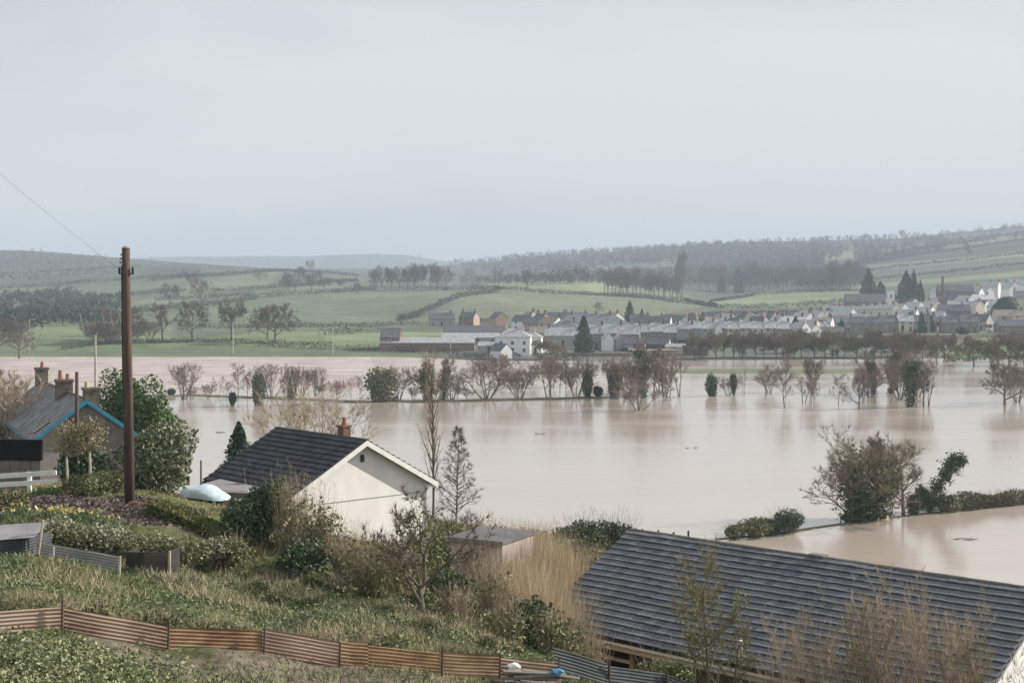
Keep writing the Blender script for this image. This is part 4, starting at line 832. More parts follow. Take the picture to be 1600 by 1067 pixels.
# clipped box hedge
def box_hedge():
    a, b = at(243, 44.6), at(352, 42.4); e = thing("clipped_hedge", "low clipped box hedge sloping down beside the covered boat", "hedge", a); d = (b - a); n_ = Vector((d.y, -d.x, 0)).normalized(); rs = np.random.RandomState(2); n = 9000
    t = rs.rand(n, 1); w = rs.rand(n, 1) * .7 - .35; h = rs.rand(n, 1) * .45; k = rs.randint(0, 3, n)[:, None]
    w = np.where(k == 0, np.sign(w) * .35, w); h = np.where(k == 1, .45, h); C = np.array(d)[None] * t + np.array(n_)[None] * w + np.array([[0, 0, 1]]) * h + rs.normal(size=(n, 3)) * .02
    obj("foliage", mk_mesh("box_foliage", [cards(C, .035, rs) + (0,)], [M("box_leaves", (.06, .075, .02), (.20, .21, .08), 1, .7, island=True)]), e)
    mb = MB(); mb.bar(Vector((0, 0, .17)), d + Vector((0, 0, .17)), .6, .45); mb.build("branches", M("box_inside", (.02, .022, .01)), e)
box_hedge()
# shrubs about the white bungalow and the plot
SH = [  # px, D, width m, height m, leaf n, leaf mat, twigs, twig mat, label
 (418, 43.5, .85, 2.0, 4200, LEAFD, 40, TWIGT, "dense dark green laurel before the white bungalow's eave"),
 (385, 43.0, .75, 1.25, 2600, LEAFD, 20, TWIG, "dark low evergreen beside the tall laurel"),
 (362, 41.2, .6, .8, 1800, LEAFM, 60, TWIGT, "scrubby bush at the lower end of the clipped hedge"),
 (455, 43.0, .8, 1.95, 1200, LEAFM, 190, TWIGT, "tan twiggy bush between the laurel and the white wall"),
 (500, 43.5, .85, 1.85, 1700, LEAFM, 150, TWIGT, "mixed green and tan bush at the foot of the white gable"),
 (478, 41.2, .9, .95, 2200, LEAFD, 40, TWIGO, "low dark bush on the edge of the grass plot"),
 (545, 42.0, .9, 1.45, 900, LEAFM, 240, TWIGT, "dense tan twiggy bush left of the crooked fruit tree"),
 (585, 40.8, .95, 1.35, 900, LEAFM, 240, TWIGO, "olive twiggy bush close beside the crooked fruit tree"),
 (625, 42.5, .9, 1.3, 1200, LEAFM, 200, TWIGT, "tan and green bush behind the crooked fruit tree"),
 (668, 46.5, 1.1, 2.3, 3200, LEAFG, 60, TWIGO, "leafy light green bush under the white gable"),
 (705, 42.0, .9, 1.2, 2200, LEAFD, 90, TWIGO, "dark green bush at the foot of the crooked fruit tree"),
 (715, 39.8, .8, .95, 500, LEAFM, 200, TWIGT, "ginger twiggy bush on the edge of the plot"),
 (765, 44, .9, 1.7, 700, LEAFM, 220, TWIGT, "tan bush in front of the pinkish shed"),
 (740, 45.5, .9, 1.9, 400, LEAFM, 220, TWIGR, "reddish twiggy bush against the pinkish shed wall"),
 (820, 40.0, .85, 1.4, 3000, LEAFD, 80, TWIGT, "dark ivy bush at the foot of the dry reeds"),
 (865, 39.5, .8, 1.15, 2000, LEAFM, 120, TWIGT, "bramble bush above the timber heap"),
 (790, 38.5, .7, .95, 1500, LEAFM, 150, TWIGT, "bramble bush above the end of the rusty fence"),
 (905, 43.5, .8, 1.9, 150, LEAFM, 200, TWIGR, "pinkish twiggy bush against the left verge of the dark tiled roof"),
 (925, 41.0, .6, 1.3, 300, LEAFM, 150, TWIGT, "tan twiggy bush beside the porch post"),
 (710, 60.0, 1.3, 1.9, 2600, LEAFM, 160, TWIGO, "olive green bush at the white bungalow's right corner"),
 (760, 66.0, 1.6, 1.5, 1600, LEAFM, 260, TWIGT, "tan scrub by the water beyond the pinkish shed"),
 (820, 68.0, 1.8, 1.3, 2200, LEAFM, 220, TWIGT, "green and tan scrub on the shore behind the reeds"),
 (868, 66.0, 1.6, 1.2, 2600, LEAFM, 160, TWIGO, "low green scrub on the shore behind the reeds"),
 (905, 72.0, 1.7, 1.75, 3200, LEAFD, 160, TWIGR, "dark rounded shoreline bush left of the tiled ridge end"),
 (955, 74.0, 1.6, 1.8, 3200, LEAFD, 200, TWIGR, "dark rounded shoreline bush touching the tiled ridge end"),
 (920, 60.0, 1.4, 1.7, 2600, LEAFM, 140, TWIGT, "pale bramble mass beside the dark tiled roof's verge"),
]
for i, (px, D, r, h, n, lm, tw, tm, lab) in enumerate(SH):
    n, tw = (int(n * .55), int(tw * 1.5)) if lm is LEAFM else ((int(n * .6), tw) if lm is LEAFG else (n, tw))
    plant(leafy(('sh', i), n, r, r * .9, h, .062 if D < 50 else .085, lm, 'round', 40 + i, 7, None, tw, tm, .013 if D < 50 else .02, 0, .3, .4), "shrub", lab, "shrub", at(px, D), 1, i * .7)
for i, (px, D, h, lab) in enumerate([(335, 40.9, .75, "bramble bush overhanging the dark board bin's right end"), (290, 40.2, .9, "pale leaved bramble bush beside the dark board bin"), (250, 40.2, .8, "bramble bush draped over the dark board bin"), (205, 40.1, .7, "bramble bush between the bin and the grey sheets"), (165, 40.0, .95, "bramble bush over the end of the grey sheets"), (125, 40.0, .65, "bramble bush growing over the middle of the grey sheets"), (88, 40.0, .85, "bramble bush beside the leaning stake")]):
    plant(leafy(('br', i % 4), 1700, .72, .6, .95, .05, [M("pale_bramble", (.10, .11, .06), (.38, .38, .26), 1, .6, island=True), LEAFM][i % 2], 'round', 80 + i % 4, 6, None, 70, TWIGT, .012, 0, .25, .45), "bramble_bush", lab, "bramble", at(px, D), (1, 1, h), i)
# dry reeds
def reeds(seed, n, r, h):
    rs = np.random.RandomState(seed); a = rs.rand(n) * 6.28; q = r * rs.rand(n) ** .6; P = np.stack([cos_(a) * q, sin_(a) * q, np.full(n, -.05)], 1)
    Q = P + np.stack([rs.normal(size=n) * .22 * h * .6 + .05, rs.normal(size=n) * .2 * h * .6, h * (.55 + .5 * rs.rand(n))], 1)
    m = n // 3; P2 = P[:m]; Q2 = P2 + np.stack([rs.normal(size=m) * .45, rs.normal(size=m) * .4, h * (.2 + .35 * rs.rand(m))], 1)
    return [('stalks', mk_mesh("reed_stalks", [bent(P, Q, .016, rs, .02) + (0,)], [DRY])), ('blades', mk_mesh("reed_blades", [bent(P2, Q2, .022, rs, .22) + (0,)], [M("reed_blade", (.24, .20, .12), (.46, .39, .26), 1, .9, island=True)]))]
RP = [reeds(200 + i, 900, .85, 2.9) for i in range(3)]
for i, (px, D, s) in enumerate([(785, 47, .85), (812, 48.5, .95), (838, 47, .95), (860, 49, 1.0), (885, 47.5, .9), (800, 52, 1.0), (832, 53, 1.05), (866, 54, 1.05), (895, 52.5, .85), (845, 43.5, .75), (880, 44, .72), (760, 49.5, .6), (800, 44.5, .65), (778, 55, .9), (815, 57, 1.0), (850, 58, 1.0), (885, 57, .8), (825, 45.5, .8), (862, 45.5, .8)]):
    plant(RP[i % 3], "reed_clump", "clump of tall dry tan reeds between the shed and the dark tiled roof", "reeds", at(px, D), (1, 1, s), i * 1.3, "dry reed clumps")
for i, (px, D, h) in enumerate([(1003, 72, 1.5), (1028, 71, 1.5), (1052, 70, 1.5), (1075, 69, 1.6)]):
    q = at(px, D); o = thing("fence_post", "short dark stake standing behind the dark tiled ridge", "post", q, 0, "stakes by the water"); mb = MB(); zt = pz([826, 828, 831, 829][i], D) - q.z; mb.tube([(0, 0, -.3), (.02, 0, zt)], [.06, .05], 7); mb.build("shaft", POLEM, o)
# saplings and thicket in front of the dark tiled roof
def sapling(px, D, py, seed, label, leaves=900):
    b = at(px, D); h = pz(py, D) - b.z; p = list(bare('young', 4.6, seed, TWIGO)); segs, P, Q, nodes = grow('young', 4.6, seed); rs = np.random.RandomState(seed)
    k = rs.randint(0, len(P), leaves); C = P[k] + (Q[k] - P[k]) * rs.rand(leaves, 1); C = C[C[:, 2] < 3.4]; p.append(('leaves', mk_mesh("sapling_leaves", [cards(C, .045, rs) + (0,)], [LEAFG])))
    plant(p, "sapling", label, "tree", b, h / 4.6, seed)
sapling(1112, 36.5, 846, 21, "slender forked sapling with a few leaves before the dark tiled roof", 700)
sapling(1085, 37.5, 905, 22, "short leafy sapling close to the slender one", 900)
sapling(1145, 36.0, 960, 23, "low leafy sapling by the white vent pipe", 900)
TH = [bare('thicket', 4.6, 30 + i, [TWIGT, TWIGO, TWIGT][i], wm=.75) for i in range(3)]
for i, (px, D, py, lab) in enumerate([(1250, 35.5, 945, "tan twiggy thicket beside the leafy saplings"), (1320, 36, 925, "tall tan thicket between the shorter and the tallest ones"), (1388, 36.5, 885, "tallest tan thicket before the tiled roof"), (1465, 36, 915, "tall tan thicket between the tallest one and the white bargeboard"), (1535, 36, 965, "tan twiggy thicket beside the white bargeboard")]):
    b = at(px, D); h = pz(py, D) - b.z; plant(TH[i % 3], "thicket", lab, "shrub", b, (h / 4.6 * .62, h / 4.6 * .62, h / 4.6), i * 1.1, "thickets before the tiled roof")
for i, (px, D, lab) in enumerate([(1040, 37.2, "green leafy bush under the eave by the grey sheets"), (1180, 36.5, "green leafy bush under the eave by the vent pipe"), (1260, 35, "green leafy bush among the tan thickets")]):
    plant(leafy(('gl', i), 2600, .9, .7, 1.5, .06, LEAFG if i < 2 else LEAFM, 'round', 130 + i, 8, None, 80, TWIGT, .013, 0, .4, .5), "shrub", lab, "shrub", at(px, D), (1, 1, 1.0 if i else .8), i)
# tussocks along the plot, daffodils on the terrace
TU = [leafy(('tu', i), 700, .45, .35, .42, .045, [LEAFM, M("tussock_green", (.06, .085, .03), (.22, .26, .12), 1, .8, island=True)][i % 2], 'round', 150 + i, 0, None, 130, [DRY, TWIGO][i % 2], .010, 0, .5, .5) for i in range(4)]
rd = random.Random(9); k = 0
for i in range(46):
    px = rd.uniform(20, 800); D = 27 + 4.5 * px / 690 + rd.uniform(.5, 1.7); plant(TU[i % 4], "grass_tussock", "rough green and straw tussock above the rusty fence", "tussock", at(px, D), rd.uniform(.6, 1.15), rd.random() * 6, "tussocks along the rusty fence")
for i in range(18):
    px = rd.uniform(380, 860); D = rd.uniform(36, 41); plant(TU[i % 4], "grass_tussock", "rough tussock in front of the shrubs at the plot's far edge", "tussock", at(px, D), rd.uniform(.6, 1.0), rd.random() * 6, "tussocks at the plot's far edge")
def daffodil(seed):
    rs = np.random.RandomState(seed); n = 70; P = rs.normal(size=(n, 3)) * [.12, .1, 0]; Q = P + np.stack([rs.normal(size=n) * .10, rs.normal(size=n) * .1, .22 + .14 * rs.rand(n)], 1); k = 6
    C = Q[:k] + [0, 0, .04]; m = M("daffodil_yellow", (.62, .52, .14), (.72, .66, .34), 1, .6, island=True)
    return [('leaves', mk_mesh("daffodil_leaves", [bent(P, Q, .022, rs, .08) + (0,)], [M("daffodil_leaf", (.08, .14, .06), (.18, .25, .11), 1, .6, island=True)])), ('flowers', mk_mesh("daffodil_flowers", [cards(np.repeat(C, 3, 0), .042, rs, aspect=.9) + (0,)], [m]))]
DF = [daffodil(s) for s in range(3)]
for i in range(24):
    px, D = (rd.uniform(0, 185), rd.uniform(41.4, 42.3)) if i < 16 else (rd.uniform(50, 175), rd.uniform(49, 51))
    plant(DF[i % 3], "daffodil_clump", ["clump of yellow daffodils along the edge of the dug bed above the grey sheets", "clump of yellow daffodils near the white rails"][i >= 16], "flowers", at(px, D), rd.uniform(.8, 1.2), rd.random() * 6, ["daffodils above the grey sheets", "daffodils near the white rails"][i >= 16])
for i, (px, D, lab) in enumerate([(120, 50, "green bush at the foot of the pale trunks"), (150, 49.5, "leafy green bush by the dug bed"), (180, 50, "low bush left of the tall pole")]):
    plant(leafy(('ter', i), 1300, .7, .6, .75, .05, [LEAFM, LEAFG, LEAFM][i % 3], 'round', 170 + i, 5, None, 60, TWIGT, .012, 0, .3, .4), "shrub", lab, "shrub", at(px, D), 1, i)
plant(leafy('ridge', 700, .5, .45, .6, .05, LEAFM, 'round', 180, 4, None, 40, TWIGT, .012), "shrub", "small bush overhanging the dug bed", "shrub", at(20, 43.3), 1)
plant(bare('ash', 6.5, 44, TWIGR), "bare_tree", "bare pinkish tree behind the cottage's far chimney", "tree", at(8, 110), 1.35, 1)
plant(bare('willow', 6.5, 45, TWIGT), "bare_tree", "pale bare tree left of the cottage roof", "tree", at(-6, 105), 1.3, 2)
plant(leafy('ivyc', 2400, 1.6, 1.5, 4.5, .14, LEAFM, 'round', 47, 5, None, 60, TWIG, .02), "shrub", "green bush left of the cottage roof", "shrub", at(5, 108), 1)

# ------------------------------------------------------------------ grass, weeds and clods (nobody could count them)
def scatter_stuff():
    rs = np.random.RandomState(11)
    def ground_pts(n, u0, u1, d0, d1): D = d0 + (d1 - d0) * rs.rand(n) ** .85; U = u0 + (u1 - u0) * rs.rand(n); X = (U - 800) / F * D; return U, D, X, np.stack([X, D, gz(X, D)], 1)
    gm = M("grass_blades", (.085, .115, .045), (.24, .27, .13), 1, .85, island=True)
    U, D, X, P = ground_pts(85000, -80, 960, 22, 42); pat = np.sin(X * .9 + 1.7 * np.sin(D * .5)) * np.sin(D * .8 + 1.1 * np.sin(X * .7)) + .35 * np.sin(X * 2.3 + D * 1.9)
    fl = 27 + 4.5 * U / 690; keep = ~((D < fl) & (rs.rand(len(D)) < np.where(U > 250, .72, .2))) & (np.abs(D - fl) > .12); keep &= (rs.rand(len(D)) < .55 + .5 * pat); P = P[keep]; pat = pat[keep]
    h = (.05 + .13 * rs.rand(len(P)) + .05 * pat)[:, None]; Q = P + np.concatenate([rs.normal(size=(len(P), 2)) * .09, h], 1); stuff(obj("grass", mk_mesh("grass", [ribbons(P, Q, .03, rs) + (0,)], [gm])))
    U, D, X, P = ground_pts(26000, -80, 800, 24, 41); pat = np.sin(X * .9 + 1.7 * np.sin(D * .5)) * np.sin(D * .8 + 1.1 * np.sin(X * .7)); fl = 27 + 4.5 * U / 690; keep = (D > fl + .2) & (pat + .6 * rs.rand(len(D)) > .62); P = P[keep]
    Q = P + np.concatenate([rs.normal(size=(len(P), 2)) * .12, .12 + .2 * rs.rand(len(P), 1)], 1); stuff(obj("dry_grass", mk_mesh("dry_grass", [ribbons(P, Q, .022, rs) + (0,)], [DRY])))
    U, D, X, P = ground_pts(30000, -80, 900, 27, 41); fl = 27 + 4.5 * U / 690; keep = (D > fl + .15) & (np.sin(X * 1.9 + D) * np.sin(D * 2.1 - X * .6) + .9 * rs.normal(size=len(D)) > .2); P = P[keep] + np.concatenate([np.zeros((keep.sum(), 2)), .02 + .12 * rs.rand(keep.sum(), 1)], 1)
    stuff(obj("plot_weeds", mk_mesh("plot_weeds", [cards(P, .04, rs, .3) + (0,)], [M("plot_weed_leaves", (.06, .085, .04), (.27, .30, .18), 1, .7, island=True)])))
    # broad-leaved weeds in front of the iron fence
    U, D, X, P = ground_pts(30000, -80, 380, 21.5, 30); fl = 27 + 4.5 * U / 690; w = np.sin(X * 1.3 + .5) * np.sin(D * 1.1) * .4 + (250 - U) / 350 + (26.2 - D) * .2; keep = (D < fl - .35) & (w + rs.normal(size=len(D)) * .18 > .25); P = P[keep] + [0, 0, .03] + np.concatenate([np.zeros((keep.sum(), 2)), .24 * rs.rand(keep.sum(), 1)], 1)
    stuff(obj("weeds", mk_mesh("weeds", [cards(P, .02 + .03 * rs.rand(len(P)), rs, .1) + (0,)], [M("weed_leaves", (.085, .105, .045), (.34, .36, .20), 1, .75, island=True)])))
    # clods of the dug beds and the trodden strip
    U, D, X, P = ground_pts(9000, -60, 320, 42.3, 48.4); s = .03 + .05 * rs.rand(len(P)); stuff(obj("soil_clods", mk_mesh("soil_clods", [cards(P + [0, 0, .01], s, rs, .2, .9) + (0,)], [M("dug_soil", (.085, .07, .062), (.19, .155, .137), 1, 1, island=True)])))
    U, D, X, P = ground_pts(26000, -60, 1000, 40.8, 95); keep = (U < 960 - (D - 41) * 1.0) & ~((D < 48.6) & (U < 300)); P = P[keep]; tall = np.where((D[keep] < 57) & (U[keep] < 380), .35, 1.0)[:, None]; Q = P + np.concatenate([rs.normal(size=(len(P), 2)) * .14, (.18 + .3 * rs.rand(len(P), 1)) * tall], 1); stuff(obj("rough_grass", mk_mesh("rough_grass", [ribbons(P, Q, .045, rs) + (0,)], [M("rough_grass_blades", (.10, .105, .045), (.33, .28, .15), 1, .9, island=True)])))
scatter_stuff()
# ------------------------------------------------------------------ village
ROOFP = slate_mat("pale_slate", (.33, .325, .34), (.43, .425, .44), .5, .4, (.25, .25, .26), .4)
ROOFD = slate_mat("dark_slate", (.085, .085, .10), (.13, .13, .145), .5, .4, (.06, .06, .07))
ROOFG = slate_mat("green_grey_slate", (.13, .155, .165), (.17, .195, .205), .6, .5, (.10, .12, .125))
ROOFT = slate_mat("tan_roof", (.24, .205, .165), (.31, .265, .21), .5, .4, (.17, .14, .115))
WAL = dict(white=M("house_white", (.72, .72, .71), (.82, .82, .81), .6), cream=M("house_cream", (.56, .49, .40), (.66, .59, .50), .6), stone=M("house_stone", (.17, .145, .13), (.26, .225, .205), 1.2),
           brick=M("house_brick", (.20, .13, .115), (.29, .19, .165), 1.5), orange=M("house_orange_brick", (.42, .29, .215), (.50, .36, .28), 1.5), grey=M("house_grey", (.33, .32, .33), (.42, .41, .42), .8), dark=M("house_dark", (.07, .065, .065), (.11, .10, .10), .8))
RF = dict(pale=ROOFP, dark=ROOFD, green=ROOFG, tan=ROOFT)
WINM = M("far_window", (.10, .105, .115), (.16, .165, .175), .5, .2, spec=.5)
STK = M("far_stack", (.15, .10, .085), (.24, .16, .13), 1); STKC = M("far_stack_cream", (.50, .36, .28), (.6, .45, .36), 1)
win_me = MB().box(-.5, .5, -.05, 0, 0, 1.25).mesh("far_window", WINM); winw_me = MB().box(-.6, .6, -.03, 0, -.1, 1.35).mesh("far_window_frame", WAL['white'])
door_me = MB().box(-.48, .48, -.06, 0, -.3, 2.0).mesh("far_door", M("far_door", (.10, .06, .04), (.14, .09, .06), 1))
def hip_mesh(x0, x1, hw, zr, ze, inset, mat):
    V = [(x0 + inset, 0, zr), (x1 - inset, 0, zr), (x0, -hw, ze), (x1, -hw, ze), (x1, hw, ze), (x0, hw, ze), (x0, -hw, ze - .2), (x1, -hw, ze - .2), (x1, hw, ze - .2), (x0, hw, ze - .2)]
    Fc = [(2, 3, 1, 0), (4, 5, 0, 1), (3, 4, 1), (5, 2, 0), (2, 6, 7, 3), (3, 7, 8, 4), (4, 8, 9, 5), (5, 9, 6, 2), (9, 8, 7, 6)]
    me = bpy.data.meshes.new("hip_roof"); me.from_pydata(V, [], Fc); me.materials.append(mat); u = me.uv_layers.new(name="UVMap")
    for p in me.polygons:
        for li in p.loop_indices: v = me.vertices[me.loops[li].vertex_index].co; u.data[li].uv = (v.x + v.y * .3, v.z * 1.6)
    return me
MESHC = {}
def house(px, D, L_, Wd, eave, rot, wall, roof, label, chim=(), nwin=2, pitch=36, hip=False, gable=None, group=None, pots=True, name="house", cat="house", loc=None, ch=None, stackm=None):
    b = Vector(loc) if loc is not None else at(px, D); rise = Wd / 2 * tan(radians(pitch)); zr = eave + rise; e = thing(name, label, cat, b, radians(rot), group)
    key = (L_, Wd, eave, wall, pitch, hip)
    if key not in MESHC:
        if hip: MESHC[key] = MB().box(-L_ / 2, L_ / 2, -Wd / 2, Wd / 2, -2.5, eave).mesh("wall", WAL[wall])
        else: MESHC[key] = prism(MB(), -L_ / 2, L_ / 2, Wd, -2.5, eave - .02, zr - .02).mesh("wall", WAL[wall])
    obj("wall", MESHC[key], e); key = ('r', L_, Wd, eave, roof, pitch, hip); ov = .3
    if key not in MESHC:
        MESHC[key] = hip_mesh(-L_ / 2 - ov, L_ / 2 + ov, Wd / 2 + ov, zr + .2, eave + .05, min(L_ / 2 - .3, Wd / 2), RF[roof]) if hip else roof_mesh("roof", -L_ / 2 - .12, L_ / 2 + .12, Wd / 2 + ov, zr + .2, eave + .2 - ov * tan(radians(pitch)), .18, RF[roof])
    r = obj("roof", MESHC[key], e)
    for cx in chim:
        k2 = ('c', stackm)
        if k2 not in MESHC:
            mb = MB().box(-.5, .5, -.35, .35, -1.0, 1.3); mb.box(-.58, .58, -.43, .43, 1.1, 1.25)
            for t in (-.28, 0, .28): mb.tube([(t, 0, 1.3), (t, 0, 1.75)], [.12, .1], 6)
            MESHC[k2] = mb.mesh("chimney", STKC if stackm else STK)
        o = obj("chimney", MESHC[k2], r, (cx * L_ / 2, 0, zr + .1)); o.rotation_euler = (0, 0, pi / 2)
    if nwin:
        for fl in range(2 if eave > 4 else 1):
            for k in range(nwin):
                x = -L_ / 2 + (k + .5) * L_ / nwin
                if fl == 0 and k == nwin // 2: obj("door", door_me, e, (x, -Wd / 2 - .02, .3)); continue
                f = obj("window", winw_me, e, (x, -Wd / 2 - .01, .9 + 2.5 * fl)); obj("pane", win_me, f, (0, -.02, 0))
    if gable:
        mb = MB(); h = Wd / 2 - .05; mb.add([(xx, y, z) for xx in (L_ / 2 + .01, L_ / 2 + .06) for y, z in ((-h, -2), (h, -2), (h, eave - .1), (0, zr - .12), (-h, eave - .1))], [(0, 4, 3, 2, 1), (5, 6, 7, 8, 9), (0, 1, 6, 5), (1, 2, 7, 6), (2, 3, 8, 7), (3, 4, 9, 8), (4, 0, 5, 9)]); mb.build("gable_render", WAL[gable], e)
    return e
def row(px, D, n, sp, rot, Wd, eave, wall, roof, label, group, gable=None, chim=(1,), stackm=None, face=None):
    p = at(px, D); d = Vector((cos(radians(rot)), sin(radians(rot)), 0))
    for i in range(n):
        q = p + d * sp * i; q.z = min(g1(q.x, q.y), g1((q + d * sp).x, (q + d * sp).y))
        wl = wall if isinstance(wall, str) else wall[i % len(wall)]; rf = roof if isinstance(roof, str) else roof[i % len(roof)]
        house(0, 0, sp - .02, Wd, eave, rot if face is None else face, wl, rf, label, chim, 2, gable=(gable if i == n - 1 else None), group=group, loc=q + Vector((0, 0, .25 * (i % 2))), name="terraced_house", stackm=stackm)
rdv = random.Random(31)
# big white villa with hipped roofs
v = house(803, 494, 12, 9, 6.0, -6, 'white', 'pale', "large white villa with pale hipped roof beside the flood", (-.45, .5), 3, 30, True, stackm=1, name="villa")
house(829, 500, 8, 7, 5.6, -6, 'white', 'pale', "white hipped wing joined to the large villa's right side", (.3,), 2, 30, True, stackm=1, name="villa_wing")
house(783, 476, 7, 4.4, 2.9, -58, 'white', 'dark', "small bright white gabled chapel at the water's edge", (), 0, 44, gable='white', name="chapel")
house(765, 500, 8, 5, 2.4, -4, 'grey', 'pale', "low grey outbuilding left of the white villa", (), 1, 25)
row(926, 528, 3, 7.0, -8, 8.5, 5.6, 'stone', 'pale', "brown stone terraced house with pale slate roof right of the tall dark cypress", "brown stone terrace by the cypress", None, (1,))
house(949, 515, 4.5, 3.4, 4.6, -78, 'white', 'pale', "narrow white gabled annexe before the brown stone terrace", (), 0, 45, gable='white', name="annexe")
house(967, 518, 4.5, 3.2, 4.2, -78, 'grey', 'pale', "narrow grey gabled annexe before the brown stone terrace", (), 0, 45, name="annexe")
row(1003, 560, 4, 5.6, -3, 8.5, 4.8, 'stone', 'pale', "stone terraced house with pale slate roof behind the cream garages", "terrace behind the garages", 'grey', (1,))
house(925, 606, 34, 17, 5.2, -4, 'grey', 'green', "great green-grey hipped hall roof behind the brown stone terrace", (-.5, .1, .45), 4, 30, True, name="hall", cat="hall")
house(883, 575, 12, 9, 5.4, -4, 'stone', 'green', "dark hipped stone house left of the tall dark cypress", (.6,), 2, 34, True)
house(880, 545, 14, 8, 4.0, -4, 'grey', 'pale', "low grey house behind the bare garden tree", (-.8, .9), 3)
house(1020, 662, 17, 8, 4.8, -14, 'cream', 'dark', "long cream house with white gable above the stone terrace", (-.6, .5), 4, gable='white')
house(1068, 676, 13, 8.5, 4.8, -18, 'white', 'dark', "white house with dark roof and bright gable beside the tan roof", (.2, .9), 3, gable='white', stackm=1)
house(1108, 640, 12, 9.5, 4.4, 12, 'cream', 'tan', "house with broad tan roof among slate roofs", (.9,), 2)
row(1066, 594, 9, 5.2, 0, 8, 4.8, ('grey', 'white', 'grey', 'stone', 'cream'), 'pale', "terraced house with pale slate roof behind the orchard trees", "long pale terrace", None, (1,))
row(1105, 735, 9, 5.6, 1, 8, 5.0, ('cream', 'white', 'grey'), 'dark', "dark slated terraced house below the bright green field", "dark slated terrace", None, (.9,), 1)
house(1165, 676, 9, 6.2, 6.0, -78, 'cream', 'dark', "tall narrow cream gable with a chimney on its peak", (1.0,), 0, 50, gable='cream', stackm=1)
house(1207, 690, 9, 6.5, 5.6, -76, 'white', 'dark', "tall narrow white gable with a chimney on its peak", (1.0,), 0, 50, gable='white', stackm=1)
house(1238, 622, 12, 9, 5.6, 16, 'white', 'pale', "white house with broad pale roof right of the long pale terrace", (.8, -.8), 3)
house(1260, 610, 10, 8, 4.8, -30, 'cream', 'pale', "cream house with pale roof behind the white van", (-.9,), 2)
house(992, 514, 7.5, 5, 2.7, -8, 'grey', 'dark', "low dark roofed garage behind the parked cars", (), 1)
house(1029, 508, 8, 5.2, 2.9, -15, 'dark', 'dark', "dark outbuilding with a cream gable", (), 0, gable='cream')
house(1056, 500, 6.5, 5.2, 2.5, -22, 'cream', 'pale', "cream garage with pale roof beside the brown shed", (), 1, 20, gable='cream')
house(1080, 518, 9.5, 9, 4.2, -8, 'dark', 'dark', "dark hall with steep dark roof behind the brown shed", (), 0, 38)
house(1087, 494, 8.5, 4.4, 2.2, -4, 'brick', 'dark', "low brown shed at the flood's edge", (), 0, 25)
house(1008, 492, 9, 3.5, 1.6, 0, 'grey', 'tan', "low pale shed standing in the floodwater's margin", (), 0, 14)
house(1040, 491, 6, 3, 1.8, 2, 'grey', 'tan', "small pale shed beside the low one at the flood", (), 0, 14)
house(733, 700, 8, 7, 4.8, -24, 'brick', 'dark', "red brick house with orange gable on the village's edge", (-.8, .8), 2, gable='orange')
house(779, 690, 8.5, 6.5, 4.8, -66, 'orange', 'dark', "orange brick house with rounded gable", (), 0, 42, gable='orange')
house(690, 720, 13, 8, 3.6, 4, 'grey', 'dark', "grey bungalow with dark roof at the field's edge", (.7,), 3)
house(741, 610, 17, 6, 2.9, -1, 'white', 'dark', "long low white building behind the dark sheds", (), 4, 20)
house(744, 574, 26, 9, 3.0, -2, 'dark', 'dark', "long dark roofed shed beside the white villa", (), 0, 28)
house(736, 540, 22, 8, 2.6, -1, 'grey', 'pale', "long pale roofed shed left of the white villa", (), 4, 22)
house(668, 512, 34, 8, 2.7, 0, 'brick', 'pale', "very long low brick building with grey roof by the shore road", (), 0, 22, name="works", cat="building")
house(611, 514, 7.0, 9.5, 4.2, 0, 'brick', 'dark', "tall brick end block of the long low works", (), 1, 34, name="works", cat="building")
